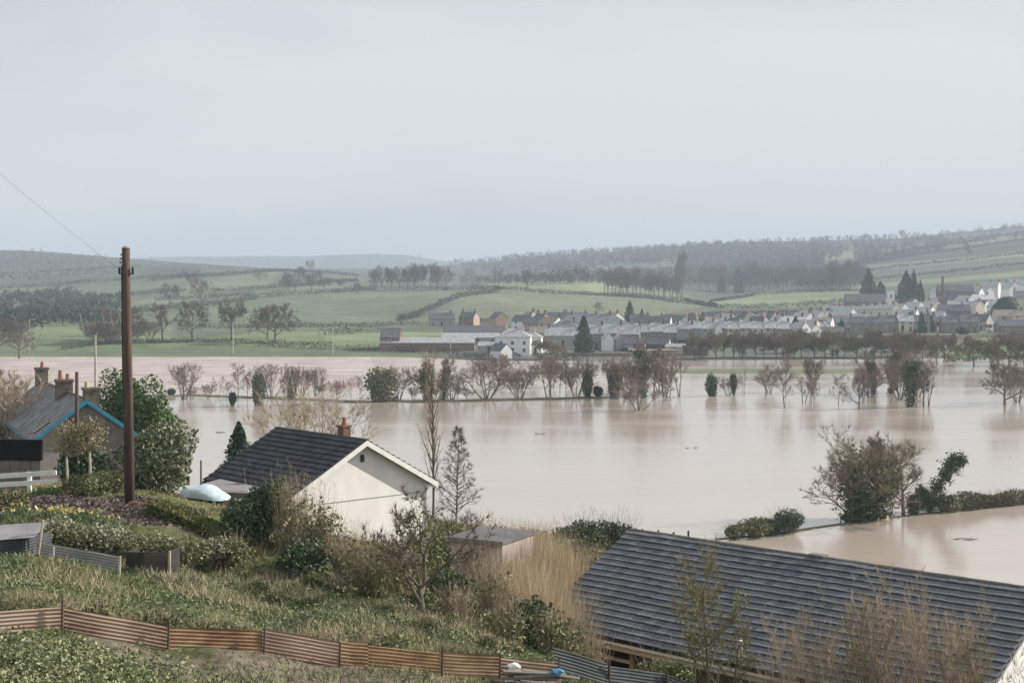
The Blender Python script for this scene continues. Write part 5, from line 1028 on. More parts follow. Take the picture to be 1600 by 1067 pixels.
for i, (px, D, L_, W_, ev, ro, wa, rf, lab, chm) in enumerate([
 (818, 668, 9, 7, 4.6, -30, 'white', 'dark', "white house with pink chimney below the green hill", (.9,)), (838, 648, 11, 7.5, 4.4, -14, 'grey', 'dark', "slate roofed house with grey wall above the white villa", ()),
 (861, 636, 9, 7.5, 4.8, -42, 'cream', 'tan', "cream double gabled house above the white villa", (-.9,)), (850, 590, 12, 6, 2.8, -3, 'cream', 'tan', "long low cream building behind the villa", ()),
 (900, 720, 12, 8, 4.6, -8, 'cream', 'dark', "cream house with two bright stacks behind the great hall roof", (-.8, .8)), (957, 722, 9, 8, 5.0, -55, 'cream', 'tan', "pinkish gabled house left of the village fir", (.9,)),
 (870, 735, 10, 7, 4.4, -10, 'grey', 'dark', "grey house at the foot of the green hill", (.8,)), (1000, 735, 10, 7, 4.5, -6, 'grey', 'dark', "grey house right of the village fir", (.8,)),
 (1285, 640, 9, 7.5, 5.0, -25, 'white', 'pale', "white house with pale roof above the orchard trees", (.9, -.9)), (1312, 660, 11, 8, 4.6, 8, 'grey', 'dark', "grey house with dark roof above the orchard trees", (-.9,)),
 (1300, 605, 10, 6, 2.6, 0, 'stone', 'dark', "low stone barn with dark roof above the orchard trees", ()), (1338, 690, 9, 7, 4.6, -20, 'cream', 'pale', "cream house below the stepped terrace", (.9,)),
 (1416, 720, 11, 8, 4.6, -30, 'white', 'pale', "white house with bright pale roof below the dark firs", (.9,)), (1443, 745, 10, 8, 4.6, -40, 'cream', 'pale', "cream house with bright roof below the mill stack", (.9,)),
 (1462, 700, 9, 7, 4.6, -35, 'grey', 'pale', "grey house with bright roof corner below the mill", (-.9,)), (1440, 655, 12, 8, 4.6, -4, 'stone', 'dark', "dark stone house behind garden firs", (.9, -.9)),
 (1490, 735, 16, 9, 5.5, -10, 'stone', 'dark', "broad slate roofed stone building below the mill", (.5,)), (1530, 660, 10, 8, 4.4, -40, 'grey', 'dark', "grey house left of the great evergreen", (.9,)),
 (1522, 905, 10, 8, 7.5, -42, 'cream', 'pale', "tall cream house on the hillside above the mill", (.9,)), (1547, 960, 12, 9, 8.0, -30, 'white', 'pale', "tall white house on the hillside", (.9,)),
 (1534, 870, 16, 8, 4.5, 20, 'white', 'pale', "long pale roofed house below the hillside villas", (.5,)), (1562, 1010, 10, 8, 5.5, -25, 'cream', 'pale', "cream house high on the hillside road", (.9,)),
 (1590, 1060, 11, 8, 5.0, -15, 'white', 'pale', "white house highest on the hillside road", (.9,)), (1600, 940, 12, 8, 4.5, -5, 'grey', 'pale', "grey house beyond the great evergreen", (.9,)),
 (1585, 640, 16, 7, 3.0, -2, 'stone', 'dark', "low stone building right of the great evergreen", ()), (1575, 700, 14, 8, 4.2, -6, 'cream', 'tan', "tan roofed house behind the great evergreen", (.9,))]):
    house(px, D, L_, W_, ev, ro, wa, rf, lab, chm, 2, gable=('white' if wa in ('white', 'cream') else None))
for i, (px, D, L_, W_, ev, ro, wa, rf, lab) in enumerate([
 (1082, 704, 9, 7, 5.2, -66, 'white', 'dark', "white gable between the tan roof and the cream house"), (1135, 690, 9, 7, 5.4, -60, 'white', 'pale', "white gabled house left of the tall cream gable"), (1148, 650, 8, 6.5, 4.8, -68, 'white', 'dark', "white gable in front of the tall cream one"), (1186, 655, 9, 7, 5.0, -58, 'cream', 'dark', "cream gabled house between the two tall gables"),
 (1222, 660, 9, 7, 5.4, -64, 'white', 'pale', "white gable right of the tall white one"), (1183, 612, 7, 6, 4.4, -62, 'white', 'dark', "small white gable behind the long pale terrace's middle"), (1118, 612, 7, 6, 4.4, -60, 'cream', 'dark', "small cream gable behind the long pale terrace"), (1255, 690, 10, 7.5, 5.2, -58, 'white', 'pale', "white gabled house above the broad pale roof"),
 (1275, 715, 9, 7, 5.2, -62, 'cream', 'pale', "cream gabled house above the white van"), (1322, 730, 10, 7, 5.4, -56, 'white', 'pale', "white gabled house left of the stepped cream row"), (1404, 770, 10, 7.5, 5.2, -60, 'white', 'pale', "white gabled house right of the white tower"), (1430, 790, 9, 7, 5.4, -58, 'white', 'pale', "white gabled house beneath the narrow fir"),
 (1455, 800, 10, 7, 5.4, -62, 'cream', 'pale', "cream gabled house beside the mill chimney's foot"), (1508, 830, 10, 7, 6.4, -60, 'white', 'pale', "white gabled house right of the stone mill"), (1520, 780, 9, 7, 5.2, -56, 'cream', 'pale', "cream gabled house below the stone mill"), (1538, 915, 10, 7, 7.0, -62, 'white', 'pale', "white gabled house climbing the hillside road"), (1555, 1000, 9, 7, 6.4, -60, 'white', 'pale', "bright white gable above the hillside villas"), (1578, 985, 9, 7, 6.0, -58, 'cream', 'pale', "cream gable beside the hillside road"), (1047, 700, 8, 6.5, 5.0, -64, 'white', 'dark', "white gable left of the white house with a dark roof"), (828, 712, 8, 6.5, 4.8, -62, 'white', 'tan', "white gable at the foot of the green hill"), (846, 690, 8, 6.5, 4.8, -60, 'cream', 'dark', "cream gable at the foot of the green hill")]):
    house(px, D, L_, W_, ev, ro, wa, rf, lab, (.85,) if i % 2 else (-.8, .85), 0, 40, gable=wa, stackm=(1 if i % 3 == 0 else None))
for i in range(40):
    px, D = (rdv.uniform(1055, 1335), rdv.uniform(578, 735)) if i < 24 else (rdv.uniform(1400, 1605), rdv.uniform(735, 1080))
    house(px, D, rdv.uniform(5, 8), rdv.uniform(4.6, 6.4), rdv.uniform(3.6, 5.4), rdv.uniform(-76, -50), rdv.choice(['white', 'white', 'cream']), rdv.choice(['pale', 'dark', 'pale']), ["small white or cream gabled house packed among the slate terraces", "small white or cream gabled house packed on the hillside by the mill"][i >= 24], (.8,) if i % 2 else (), 0, 38, gable='white', group=["small gabled houses among the terraces", "small gabled houses by the mill"][i >= 24], stackm=(1 if i % 3 == 0 else None))
house(1354, 868, 26, 14, 6.0, -8, 'stone', 'dark', "large dark slated hall beside the white tower", (), 5, 34, name="hall", cat="hall")
e = thing("tower", "square white tower at the end of the large dark slated hall", "tower", at(1391, 850)); MB().box(-2, 2, -2, 2, -2, 13).build("wall", WAL['white'], e)
for s in (-1, 1): MB().box(s * 2.02 - .03, s * 2.02 + .03, -.5, .5, 8.5, 10.8).build("belfry_opening", WINM, e)
MB().box(-.5, .5, -2.05, -1.99, 8.5, 10.8).build("belfry_opening", WINM, e); MB().box(-2.25, 2.25, -2.25, 2.25, 13, 13.6).build("parapet", WAL['cream'], e)
for i in range(5): house(1342 + i * 12.5, 776 - i * 6, 9, 5.6, 5.4 + .35 * i, -60, 'cream', 'pale', "cream terraced house with bright slope in the stepped row below the tower", (.8,), 1, 34, gable='cream', group="stepped cream terrace", name="terraced_house", stackm=1)
for i in range(5): house(1296 + i * 9, 810 - i * 4, 8, 5.2, 4.8, -52, 'white', 'pale', "white terraced house with bright slope in the small row left of the stepped terrace", (.8,), 1, 34, group="small white terrace", name="terraced_house")
for i in range(4): house(1243 + i * 13, 750 - i * 4, 8.5, 6, 4.8, -34, 'grey', 'pale', "grey terraced house with pale roof in the row below the bright field", (.8,), 1, 36, group="grey terrace below the bright field", name="terraced_house")
house(1352, 640, 13.5, 7.5, 5.0, -7, 'stone', 'dark', "dark stone house with one bright white gable", (-.95, .9), 3, gable='white')
row(1388, 650, 3, 7.2, -1, 8, 4.8, ('stone', 'cream', 'grey'), ('dark', 'pale'), "stone or rendered terraced house behind the garden firs", "terrace behind garden firs")
row(1484, 640, 2, 8, -3, 8, 4.6, 'stone', 'dark', "stone terraced house with pale windows and a white gable", "stone pair with pale windows", 'white')
house(1492, 900, 22, 13, 9.5, -12, 'stone', 'dark', "tall stone mill below the hillside", (), 5, 32, name="mill", cat="mill")
b = at(1473, 890); e = thing("mill_chimney", "tall dark brick mill chimney", "chimney", b); mb = MB(); mb.tube([(0, 0, -1), (0, 0, 18.5), (0, 0, 19.2), (0, 0, 19.5)], [1.25, .85, 1.0, 1.0], 12); mb.build("shaft", STK, e)
def bwall(pts, h, label):
    P = [hit(a, b_, 400) for a, b_ in pts]; e = thing("boundary_wall", label, "wall", P[0])
    for i in range(len(P) - 1):
        a, c = P[i] - P[0], P[i + 1] - P[0]; mb = MB(); mb.bar(a + Vector((0, 0, h / 2 - .3)), c + Vector((0, 0, h / 2 - .3)), .5, h + .6); mb.build("wall", WAL['stone'], e)
bwall([(1350, 531), (1420, 530), (1490, 530), (1560, 527), (1610, 526)], 1.8, "long dark stone garden wall above the green meadow")
bwall([(1180, 545), (1240, 541), (1300, 537)], 1.6, "stone garden wall behind the orchard trees")
bwall([(880, 556), (930, 557), (985, 557)], 1.2, "low pale wall before the brown stone terrace")
# parked vehicles
def car(px, py, c, label, rot, van=False, dmin=440):
    p = hit(px, py, dmin); e = thing("parked_van" if van else "parked_car", label, "van" if van else "car", p, radians(rot)); m = M("car_" + c, *{'white': ((.72, .72, .72), (.78, .78, .78)), 'dark': ((.03, .035, .045), (.05, .055, .07)), 'red': ((.3, .05, .04), (.36, .07, .05)), 'blue': ((.12, .17, .25), (.15, .2, .3))}[c], 1, .3, spec=.5)
    H = 2.0 if van else 1.4; prof = [(-2.1, .35), (-2.1, .85), (-1.9, .95 if not van else H), (-1.2, H), (.6 if not van else 1.0, H), (1.2 if not van else 1.5, .95), (2.05, .85), (2.1, .35)]; n_ = len(prof)
    mb = MB(); mb.add([(x, y * (1 if z < 1 else .88), z) for y in (-.82, .82) for x, z in prof], [tuple(range(n_))[::-1], tuple(range(n_, 2 * n_))] + [(i, (i + 1) % n_, n_ + (i + 1) % n_, n_ + i) for i in range(n_)]); mb.build("body", m, e)
    for s in (-1, 1): MB().box(-1.3, .7, s * .775 - .015, s * .775 + .015, .98, H - .12).build("side_window", DARKG, e)
    for x in (-1.3, 1.3):
        for s in (-1, 1): mb = MB(); mb.tube([(x, s * .72, .32), (x, s * .86, .32)], .32, 12); mb.build("wheel", DARKG, e)
car(990, 549, 'white', "white car parked before the low dark roofed garage", 10); car(977, 549, 'dark', "dark car parked beside the white car", 15); car(858, 553, 'white', "white car parked right of the white villa", 20); car(806, 557, 'blue', "blue car parked before the white villa", -10)
car(1262, 527, 'white', "white van parked above the orchard trees", 0, True); car(1362, 517, 'white', "white car parked below the dark stone house with white gable", 0); car(1382, 517, 'white', "white car parked by the dark stone terrace", 5); car(1534, 508, 'white', "white car parked left of the great evergreen", 0); car(1556, 508, 'white', "white car parked below the great evergreen", 8)

# street lamps along the shore road, leaning poles in the meadow
LAMPM = M("lamp_concrete", (.48, .47, .46), (.56, .55, .54), 1)
for px, top in ((46, 500), (364, 506), (520, 513), (704, 528)):
    x = wx(px, 502); b = Vector((x, 502, g1(x, 502))); h = pz(top, 502) - b.z; e = thing("street_lamp", "pale street lamp on the road along the far shore", "street lamp", b, 0, "street lamps on the shore road")
    mb = MB(); mb.tube([(0, 0, -.4), (0, 0, h)], [.17, .11], 8); mb.build("column", LAMPM, e); mb = MB(); mb.tube([(0, 0, h - .02), (.5, 0, h + .22), (1.2, 0, h + .3)], .07, 6); mb.build("arm", LAMPM, e); MB().box(.9, 1.9, -.18, .18, h + .18, h + .38).build("lamp_head", LAMPM, e)
for px0, t0, px1, b1 in ((125, 490, 135, 541), (159, 486, 171, 540), (172, 486, 182, 540), (185, 486, 197, 540)):
    D = 530.0; p = at(px1, D); q = Vector((wx(px0, D), D, pz(t0, D))) - p; mb = MB(); mb.tube([(0, 0, -.3), tuple(q)], [.14, .09], 7); o = mb.build("leaning_pole", LAMPM); o.location = p; tag(o, "pale slender pole leaning over in the meadow beyond the shore road", "pole", "leaning poles in the meadow")

# ------------------------------------------------------------------ trees standing in and by the flood
OAKT = M('oak_twigs', (.095, .078, .066), (.18, .15, .125), 1, .95, island=True)
K = {'oak': [bare('oak', 12, 101, OAKT, wm=1.5), bare('oak', 12, 102, TWIGR, wm=1.5), bare('oak', 12, 103, OAKT, wm=1.5)], 'ash': [bare('ash', 12, 111, None, wm=1.5), bare('ash', 12, 112, TWIGR, wm=1.5)], 'young': [bare('young', 8, 121, None, wm=1.5), bare('young', 8, 122, TWIGR, wm=1.5)],
     'forked': [bare('forked', 10, 131, None, wm=1.5), bare('forked', 10, 132, None, wm=1.5)], 'willow': [bare('willow', 8, 141, None, wm=1.5), bare('willow', 8, 142, TWIGR, wm=1.5)], 'thick': [bare('willow', 6, 151, TWIGR, wm=1.5), bare('thicket', 6, 152, TWIGR, wm=2.2), bare('willow', 6, 153, TWIG, wm=1.5)], 'orchard': [bare('orchard', 9, 161, TWIGO, wm=1.5), bare('orchard', 9, 162, None, wm=1.5), bare('orchard', 9, 163, TWIGO, wm=1.5), bare('orchard', 9, 164, TWIGR, wm=1.5)],
     'ivy': [bare('forked', 10, 171, None, 90, wm=1.5), bare('ash', 10, 172, None, 120, wm=1.5)], 'ivystump': [leafy('ivs', 1500, .9, .8, 4.0, .20, IVY, 'round', 181, 3, None, 40, TWIG, .05), leafy('ivs2', 1500, .75, .7, 4.2, .20, LEAFD, 'round', 182, 3, None, 30, TWIG, .05)],
     'darkbush': [leafy('dkb', 2600, 2.6, 2.2, 5.2, .26, LEAFD, 'round', 191, 5, None, 160, TWIG, .05, holes=.5), leafy('dkb2', 2200, 2.2, 2.0, 5.0, .24, LEAFM, 'round', 192, 5, None, 160, TWIGO, .05, holes=.5)],
     'everg': [leafy('evg', 2600, 1.8, 1.6, 7.2, .22, IVY, 'round', 195, 4, None, 110, TWIG, .06, holes=.75)]}
HK = {'oak': 12, 'ash': 12, 'young': 8, 'forked': 10, 'willow': 8, 'thick': 6, 'orchard': 9, 'ivy': 10, 'ivystump': 4.1, 'darkbush': 5.1, 'everg': 7.5}
def tree(px, py, hpx, kind, label, group=None, v=0, wide=1.0, dmin=100, rot=None, name=None, cat="tree", tilt=None):
    p = hit(px, py, dmin); h = hpx * p.y / F; s = h / HK[kind]; return plant(K[kind][v % len(K[kind])], name or (kind if kind in ('oak', 'ash', 'willow') else 'bare') + "_tree", label, cat, p, (s * wide, s * wide, s), px * .7 if rot is None else rot, group, .25 if p.z < .05 else .05, tilt)
G = "bare trees along the drowned river bank"
for px, py, hp, k, v_, wd, lab in [
 (268, 617, 12, 'darkbush', 0, 1.3, "low dark bush beside the conifers in the flood"), (363, 634, 26, 'ivystump', 1, 1.5, "small round dark bush on a stem standing in the flood"), (404, 634, 60, 'everg', 0, .85, "dark ivy covered tree standing in the flood in the flood beside the brown river"), (455, 625, 38, 'ivystump', 0, .9, "ivy covered stump in the flood beside the brown river"),
 (596, 628, 58, 'darkbush', 1, 1.1, "broad green ivied bush on the drowned bank"), (668, 626, 72, 'everg', 0, .75, "dark ivied tree behind the narrow poplar"), (694, 624, 66, 'ivy', 1, 1.0, "ragged ivied tree right of the narrow poplar"), (760, 624, 66, 'willow', 0, 1.6, "wide spreading bare willow on the drowned bank"), (812, 622, 46, 'thick', 0, 1.6, "low bare thicket beside the wide spreading willow"),
 (857, 624, 84, 'forked', 0, 1.0, "tall three stemmed bare tree on the drowned bank"), (900, 622, 70, 'willow', 1, .9, "bare many stemmed tree with an ivied neighbour"), (918, 622, 52, 'ivystump', 0, .8, "ivied trunk beside the many stemmed tree"), (935, 621, 22, 'ivystump', 1, 2.0, "round dark bush between two ivied trees"), (960, 621, 54, 'everg', 0, 1.0, "dense dark evergreen tree on the drowned bank"),
 (998, 641, 50, 'willow', 0, 1.6, "low spreading bare willow rising out of open water"), (1006, 621, 96, 'ivy', 0, .8, "tall bare tree with an ivied top"), (980, 622, 70, 'thick', 2, 1.1, "bare reddish thicket beside the dense evergreen"), (1022, 621, 82, 'ash', 0, .8, "slim bare tree right of the ivied top"), (1061, 619, 74, 'forked', 1, .9, "v shaped bare tree standing alone in the flood"), (1113, 619, 36, 'ivystump', 0, 1.05, "stout pollarded ivy stump in the flood"),
 (1147, 618, 40, 'ivystump', 1, .95, "leaning ivy covered trunk in the flood"), (1162, 618, 46, 'forked', 0, .6, "thin bare trunk beside the leaning ivied one"), (1196, 618, 52, 'young', 0, 1.0, "thin bare tree between the leaning trunk and a wider one"), (1226, 637, 66, 'young', 1, 1.3, "bare pinkish tree standing in open water"), (1272, 635, 52, 'young', 0, 1.0, "faint slender bare sapling in open water"), (1310, 635, 52, 'young', 1, 1.1, "faint bare sapling with low branches in open water"),
 (1342, 638, 62, 'oak', 1, .7, "dense reddish bare tree in open water"), (1366, 616, 64, 'ivy', 0, .8, "ivied forked tree behind the reddish one"), (1393, 615, 84, 'ivy', 1, .9, "tall ivied tree in the flooded clump"), (1408, 618, 60, 'thick', 0, 1.2, "bare reddish thicket in the flooded clump"), (1422, 636, 94, 'ivy', 0, .8, "tallest ivy clad trunk of the flooded clump"), (1443, 635, 66, 'ash', 1, .9, "slim bare tree beside the tallest ivied trunk"), (1451, 634, 74, 'forked', 1, .8, "thin forked tree at the edge of the flooded clump"), (1570, 633, 76, 'oak', 1, 1.1, "wide bare tree with a fallen limb at the flood's far edge"), (1590, 628, 60, 'willow', 1, 1.0, "bare willow beside the tree with a fallen limb")]:
    tree(px, py, hp, k, lab, None, v_, wd, name="river_tree" if k not in ('darkbush', 'ivystump', 'thick') else "river_shrub", cat="tree" if k not in ('darkbush', 'thick') else "shrub", tilt=(0, -.14, 0) if px == 1147 else None)
rd = random.Random(77)
for i in range(26):
    px = rd.choice([rd.uniform(840, 1080), rd.uniform(1090, 1330), rd.uniform(1330, 1470)]); tree(px, rd.uniform(612, 622) + (12 if rd.random() < .25 and px > 1180 else 0), rd.uniform(28, 66), rd.choice(['young', 'willow', 'forked', 'thick', 'young']), "wispy bare tree among those standing in the flood before the village", "wispy trees in the flood", i, rd.uniform(.7, 1.4), name="river_tree")
for i in range(27):
    px = 285 + i * 17.2 + rd.uniform(-9, 9)
    if abs(px - 404) < 12 or 575 < px < 620: continue
    tree(px, 621 + rd.uniform(-3, 5), rd.choice([rd.uniform(18, 34), rd.uniform(34, 58)]), rd.choice(['thick', 'thick', 'willow', 'young', 'forked']), "pinkish bare thicket along the drowned bank beside the brown river", "bare thickets beside the brown river", i, rd.uniform(.8, 1.2), name="river_thicket", cat="shrub")
for i in range(8): tree(745 + i * 30 + rd.uniform(-6, 6), 600 + rd.uniform(-4, 6), rd.uniform(30, 50), 'thick', "faint bare thicket standing in the flood behind the drowned bank", "bare thickets behind the drowned bank", i, 1.0, name="river_thicket", cat="shrub")
for i in range(26):
    px = 1085 + i * 15.6 + rd.uniform(-5, 5); tree(px, 559 + rd.uniform(-1.5, 2.5) + max(0, px - 1400) * .10, rd.uniform(36, 48), 'orchard', "rounded bare tree in the row between the village and the flood", "row of rounded trees at the flood's edge", i, rd.uniform(.8, 1.05), dmin=380, name="orchard_tree")
for px, py, hp in ((1522, 571, 48), (1548, 572, 44), (1577, 571, 56), (1600, 570, 50)): tree(px, py, hp, 'orchard', "dense dark bare tree in the clump at the meadow's wet corner", "clump at the meadow's wet corner", px, 1.1, dmin=380, name="orchard_tree")
GS = ['darkbush', 'orchard', 'thick', 'orchard', 'darkbush', 'ivystump']
for i in range(34):
    px = rd.uniform(835, 1600); D = rd.uniform(498, 740); p = at(px, D); k = GS[i % 6]; s_ = rd.uniform(2.5, 6.5) / HK[k]
    plant(K[k][i % len(K[k])], "garden_shrub", "garden bush or small tree between the village houses", "shrub", p, (s_ * 1.1, s_ * 1.1, s_), i, "garden bushes among the village houses", .05)
# ivied group on the near flooded bank
def wpt(px, py): D = 24 * F / (py - HOR); return Vector((wx(px, D), D, 0))
def near_tree(px, py, hpx, parts, H0, wide, label, rot=0, tilt=None):
    D = 24 * F / (py - HOR); p = Vector((wx(px, D), D, 0)); h = hpx * D / F; plant(parts, "ivied_tree", label, "tree", p, (h / H0 * wide, h / H0 * wide, h / H0), rot, None, .2, tilt)
near_tree(1325, 815, 118, bare('oak', 9, 201, TWIG, 36, ivytop=.6), 9, 1.1, "bare spreading tree with ivied foot on the flooded bank", .4)
near_tree(1352, 812, 148, bare('willow', 9.5, 202, TWIGO, 62, ivytop=.8), 9.5, 1.15, "tall heavily ivied tree in the middle of the flooded bank group", 1.0)
near_tree(1366, 810, 138, bare('ash', 9.5, 203, TWIG, 50, ivytop=.85), 9.5, 1.0, "ivied tree leaning from the flooded bank group", 2.0, (.0, .12, 0))
near_tree(1412, 806, 118, bare('ash', 9, 204, TWIGR, 0), 9, 1.25, "bare pinkish tree right of the ivied group", .5)
near_tree(1390, 808, 105, bare('forked', 9, 206, TWIGO, 20, ivytop=.7), 9, .8, "thin olive tree between the ivied and the pinkish tree", .8)
def leaning_tree():
    rs = np.random.RandomState(66); p = wpt(1452, 800); e = thing("ivied_tree", "ivy smothered tree leaning right with a drooping head on the flooded bank", "tree", p)
    path = [Vector(q) for q in ((0, 0, -.4), (.35, 0, 1.4), (.95, .1, 2.7), (1.7, .1, 3.9), (2.35, 0, 4.9), (2.9, 0, 5.5), (3.5, -.1, 5.6))]
    mb = MB(); mb.tube(path, [.3, .27, .23, .19, .15, .1, .05], 8); mb.build("trunk", BARK, e)
    C = []
    for q, n, r in ((path[1], 160, .55), (path[2], 380, .8), (path[3], 420, .85), (path[4], 620, .95), (path[5], 560, .85), (path[6], 240, .6), (Vector((-.5, 0, 1.6)), 420, .9), (Vector((-.9, .2, 2.3)), 240, .6)): C.append(np.array(q)[None] + unit(rs.normal(size=(n, 3))) * rs.rand(n, 1) ** .5 * r * (1 + .3 * rs.normal(size=(n, 1))))
    C = np.concatenate(C); C = C[C[:, 2] > .15]; obj("ivy", mk_mesh("ivy", [cards(C, .15, rs) + (0,)], [IVY]), e)
    k = 420; i_ = rs.randint(0, len(C), k); Q = C[i_] + rs.normal(size=(k, 3)) * .55 + [0.15, 0, .15]; Q[:, 2] = np.maximum(Q[:, 2], .2); t = obj("twigs", mk_mesh("twigs", [ribbons(C[i_], Q, .035, rs) + (0,)], [TWIGO]), e); t['kind'] = 'stuff'
leaning_tree()
for i, (px, py, r, h, lm, lab) in enumerate([(1148, 842, 1.1, 1.3, LEAFM, "pale low bush at the end of the flooded bank"), (1180, 838, 1.7, 1.6, LEAFM, "tan bush on the flooded bank beside the dark one"), (1232, 832, 2.0, 2.2, LEAFD, "dark twiggy bush on the flooded bank"), (1205, 834, 1.4, 1.5, LEAFD, "small dark bush on the flooded bank"), (1330, 815, 1.2, .7, LEAFD, "low growth at the foot of the bare ivied tree"), (1378, 810, 1.0, .8, LEAFM, "reddish low bush under the ivied group"), (1452, 800, 1.6, 2.4, LEAFD, "dark bush at the foot of the leaning ivied tree"), (1480, 799, 1.5, 1.9, LEAFM, "olive bush right of the leaning ivied tree"), (1430, 803, 1.3, 2.0, LEAFD, "dark bush left of the leaning ivied tree")]):
    D = 24 * F / (py - HOR); plant(leafy(('fb', i), 2300, r, r * .9, h, .11, lm, 'round', 210 + i, 6, None, 170, [TWIGO, TWIGR][i % 2], .025, 0, .25, .45), "bank_shrub", lab, "shrub", (wx(px, D), D, .05), 1, i)
hedge([wpt(1498, 797), wpt(1530, 793), wpt(1560, 790), wpt(1588, 787)], 5200, 2.2, 1.8, .10, M("hedge_olive", (.06, .06, .03), (.19, .17, .09), 1, .9, island=True), 5, "rounded olive brown hedge on the flooded bank", None, twig=900, twmat=TWIGO, tww=.03)
hedge([wpt(1592, 787), wpt(1625, 784), wpt(1660, 782)], 2600, 2.0, 1.6, .10, MATS["hedge_olive"], 6, "further olive brown hedge on the flooded bank beyond the gap", None, twig=400, twmat=TWIGO, tww=.03)

# ------------------------------------------------------------------ hills: field trees, hedges, woods
FT = "field trees on the far slopes"
for px, py, hp, k, v_, wd, lab in [(300, 533, 64, 'oak', 0, .8, "bare oak with a thick trunk at the meadow hedge beyond the brown river"), (362, 531, 66, 'oak', 2, .9, "broad bare oak behind a street lamp"), (430, 535, 62, 'oak', 0, 1.15, "broadest bare oak of the meadow"), (418, 530, 56, 'oak', 1, .9, "bare oak half behind the broadest oak"), (254, 534, 62, 'ash', 0, 1.0, "bare upright tree left of the thick trunked oak"), (170, 535, 60, 'oak', 1, .9, "bare tree behind the leaning poles"), (205, 535, 58, 'oak', 0, .8, "bare tree right of the tall pole"),
 (315, 476, 44, 'oak', 1, 1.0, "bare round tree on the upper slope"), (298, 452, 32, 'oak', 2, 1.0, "bare tree on the skyline hedge"), (265, 476, 34, 'oak', 0, 1.0, "bare tree in the upper slope hedge"), (485, 424, 18, 'oak', 0, 1.0, "lone small tree on the far crest"), (732, 441, 24, 'oak', 1, 1.1, "lone tree right of the crest row"), (778, 440, 22, 'oak', 2, 1.0, "small tree on the crest by the bright strip"), (823, 455, 34, 'oak', 0, .95, "round bare tree at the bright strip's edge"), (880, 440, 24, 'oak', 1, 1.1, "tree on the crest before the wooded hill"), (905, 442, 28, 'oak', 2, 1.0, "tree left of the hill belt"),
 (1066, 468, 78, 'ash', 1, .55, "tall slim tree rising above the hill belt"), (1057, 468, 60, 'ash', 0, .5, "slim tree beside the tallest one"), (846, 560, 30, 'orchard', 1, 1.2, "bare garden tree right of the white villa"), (870, 562, 26, 'orchard', 2, 1.2, "low bare garden tree near the tall cypress"), (1560, 566, 30, 'orchard', 0, 1, "bare tree at the edge of the green meadow"), (1410, 375, 16, 'oak', 0, 1.0, "lone tree on the right-hand skyline"), (1352, 374, 10, 'oak', 1, 1.5, "small clump on the right-hand skyline"), (935, 490, 20, 'oak', 1, .8, "bare tree in the field below the belt"), (30, 560, 62, 'oak', 1, 1.1, "dark bare tree at the left end of the shore road"), (-5, 560, 70, 'oak', 0, 1.1, "dark bare tree beyond the left end of the shore road")]:
    tree(px, py, hp, k, lab, None, v_, wd, dmin=345, name="field_tree")
for px, hp in ((585, 34), (597, 40), (612, 34), (624, 38), (637, 36), (648, 44), (659, 42), (672, 44), (684, 40), (697, 40)): tree(px, 454, hp, 'oak', "bare tree in the row along the crest hedge", "row of trees on the crest hedge", px, .75, dmin=700, name="field_tree")
for i in range(22): tree(945 + i * 5.6 + rd.uniform(-2, 2), 461 + i * .45, rd.uniform(34, 48), 'ash', "bare tree in the close belt on the slope behind the village", "tree belt behind the village", i, .9, dmin=700, name="field_tree")
for i in range(46): tree(1095 + i * 5.6 + rd.uniform(-3, 3), 455 - (i * .12) + rd.uniform(-3, 1), rd.uniform(26, 44), ['ash', 'oak'][i % 2], "bare tree in the long wood edge above the bright field", "wood edge above the bright field", i, .9, dmin=800, name="field_tree")
for i in range(14): tree(rd.uniform(395, 560), rd.uniform(440, 460), rd.uniform(16, 28), 'oak', "bare tree in the hedges left of the crest row", "trees left of the crest row", i, 1.0, dmin=700, name="field_tree")
for i in range(16): tree(rd.uniform(120, 250), rd.uniform(524, 538), rd.uniform(20, 34), 'thick', "dark bare thicket on the meadow edge behind the leaning poles", "thickets behind the leaning poles", i, 1.5, dmin=362, name="field_thicket", cat="shrub")
FIR = leafy('fir', 2600, 4.2, 4.2, 16, .55, LEAFB, 'cone', 301); FIRD = leafy('fir2', 2600, 5.0, 5.0, 16, .55, LEAFB, 'cone', 302); CYP = leafy('cyp', 3600, 3.4, 3.2, 13, .36, LEAFD, 'cone', 303)
for px, py, hp, pr, H0, wd, lab in [(912, 553, 60, CYP, 13, .95, "tall dense dark cypress before the great hall roof"), (984, 504, 34, FIR, 16, .9, "blue green fir beside the great hall roof"), (1003, 504, 22, FIR, 16, .8, "small fir by the long cream house"), (1155, 458, 42, FIR, 16, .7, "dark fir rising above the hill belt"), (1128, 456, 28, FIR, 16, .9, "small dark fir in the hill wood"), (1357, 476, 56, FIRD, 16, .8, "tall dark fir behind the large slated hall"), (1376, 474, 34, FIRD, 16, 1.2, "broad dark fir right of the tall one"), (1416, 478, 54, FIRD, 16, .9, "tall fir right of the white tower"), (1428, 478, 56, FIR, 16, .55, "narrow fir beside the tall one right of the tower"), (1438, 480, 42, FIR, 16, .7, "shorter fir right of the narrow one"), (874, 512, 22, FIR, 16, .8, "small fir left of the great hall roof"), (1420, 519, 30, FIR, 16, .7, "garden fir before the dark stone terrace"), (1440, 520, 34, FIR, 16, .7, "taller garden fir before the dark stone house"), (1455, 519, 26, FIR, 16, .8, "small garden fir by the stone wall"), (1315, 526, 28, FIRD, 16, .9, "dark garden conifer above the orchard trees"), (1243, 530, 36, FIRD, 16, .9, "dark garden conifer left of the white van")]:
    p = hit(px, py, 380); s = hp * p.y / F / H0; plant(pr, "conifer", lab, "tree", p, (s * wd, s * wd, s), px, None, .1)
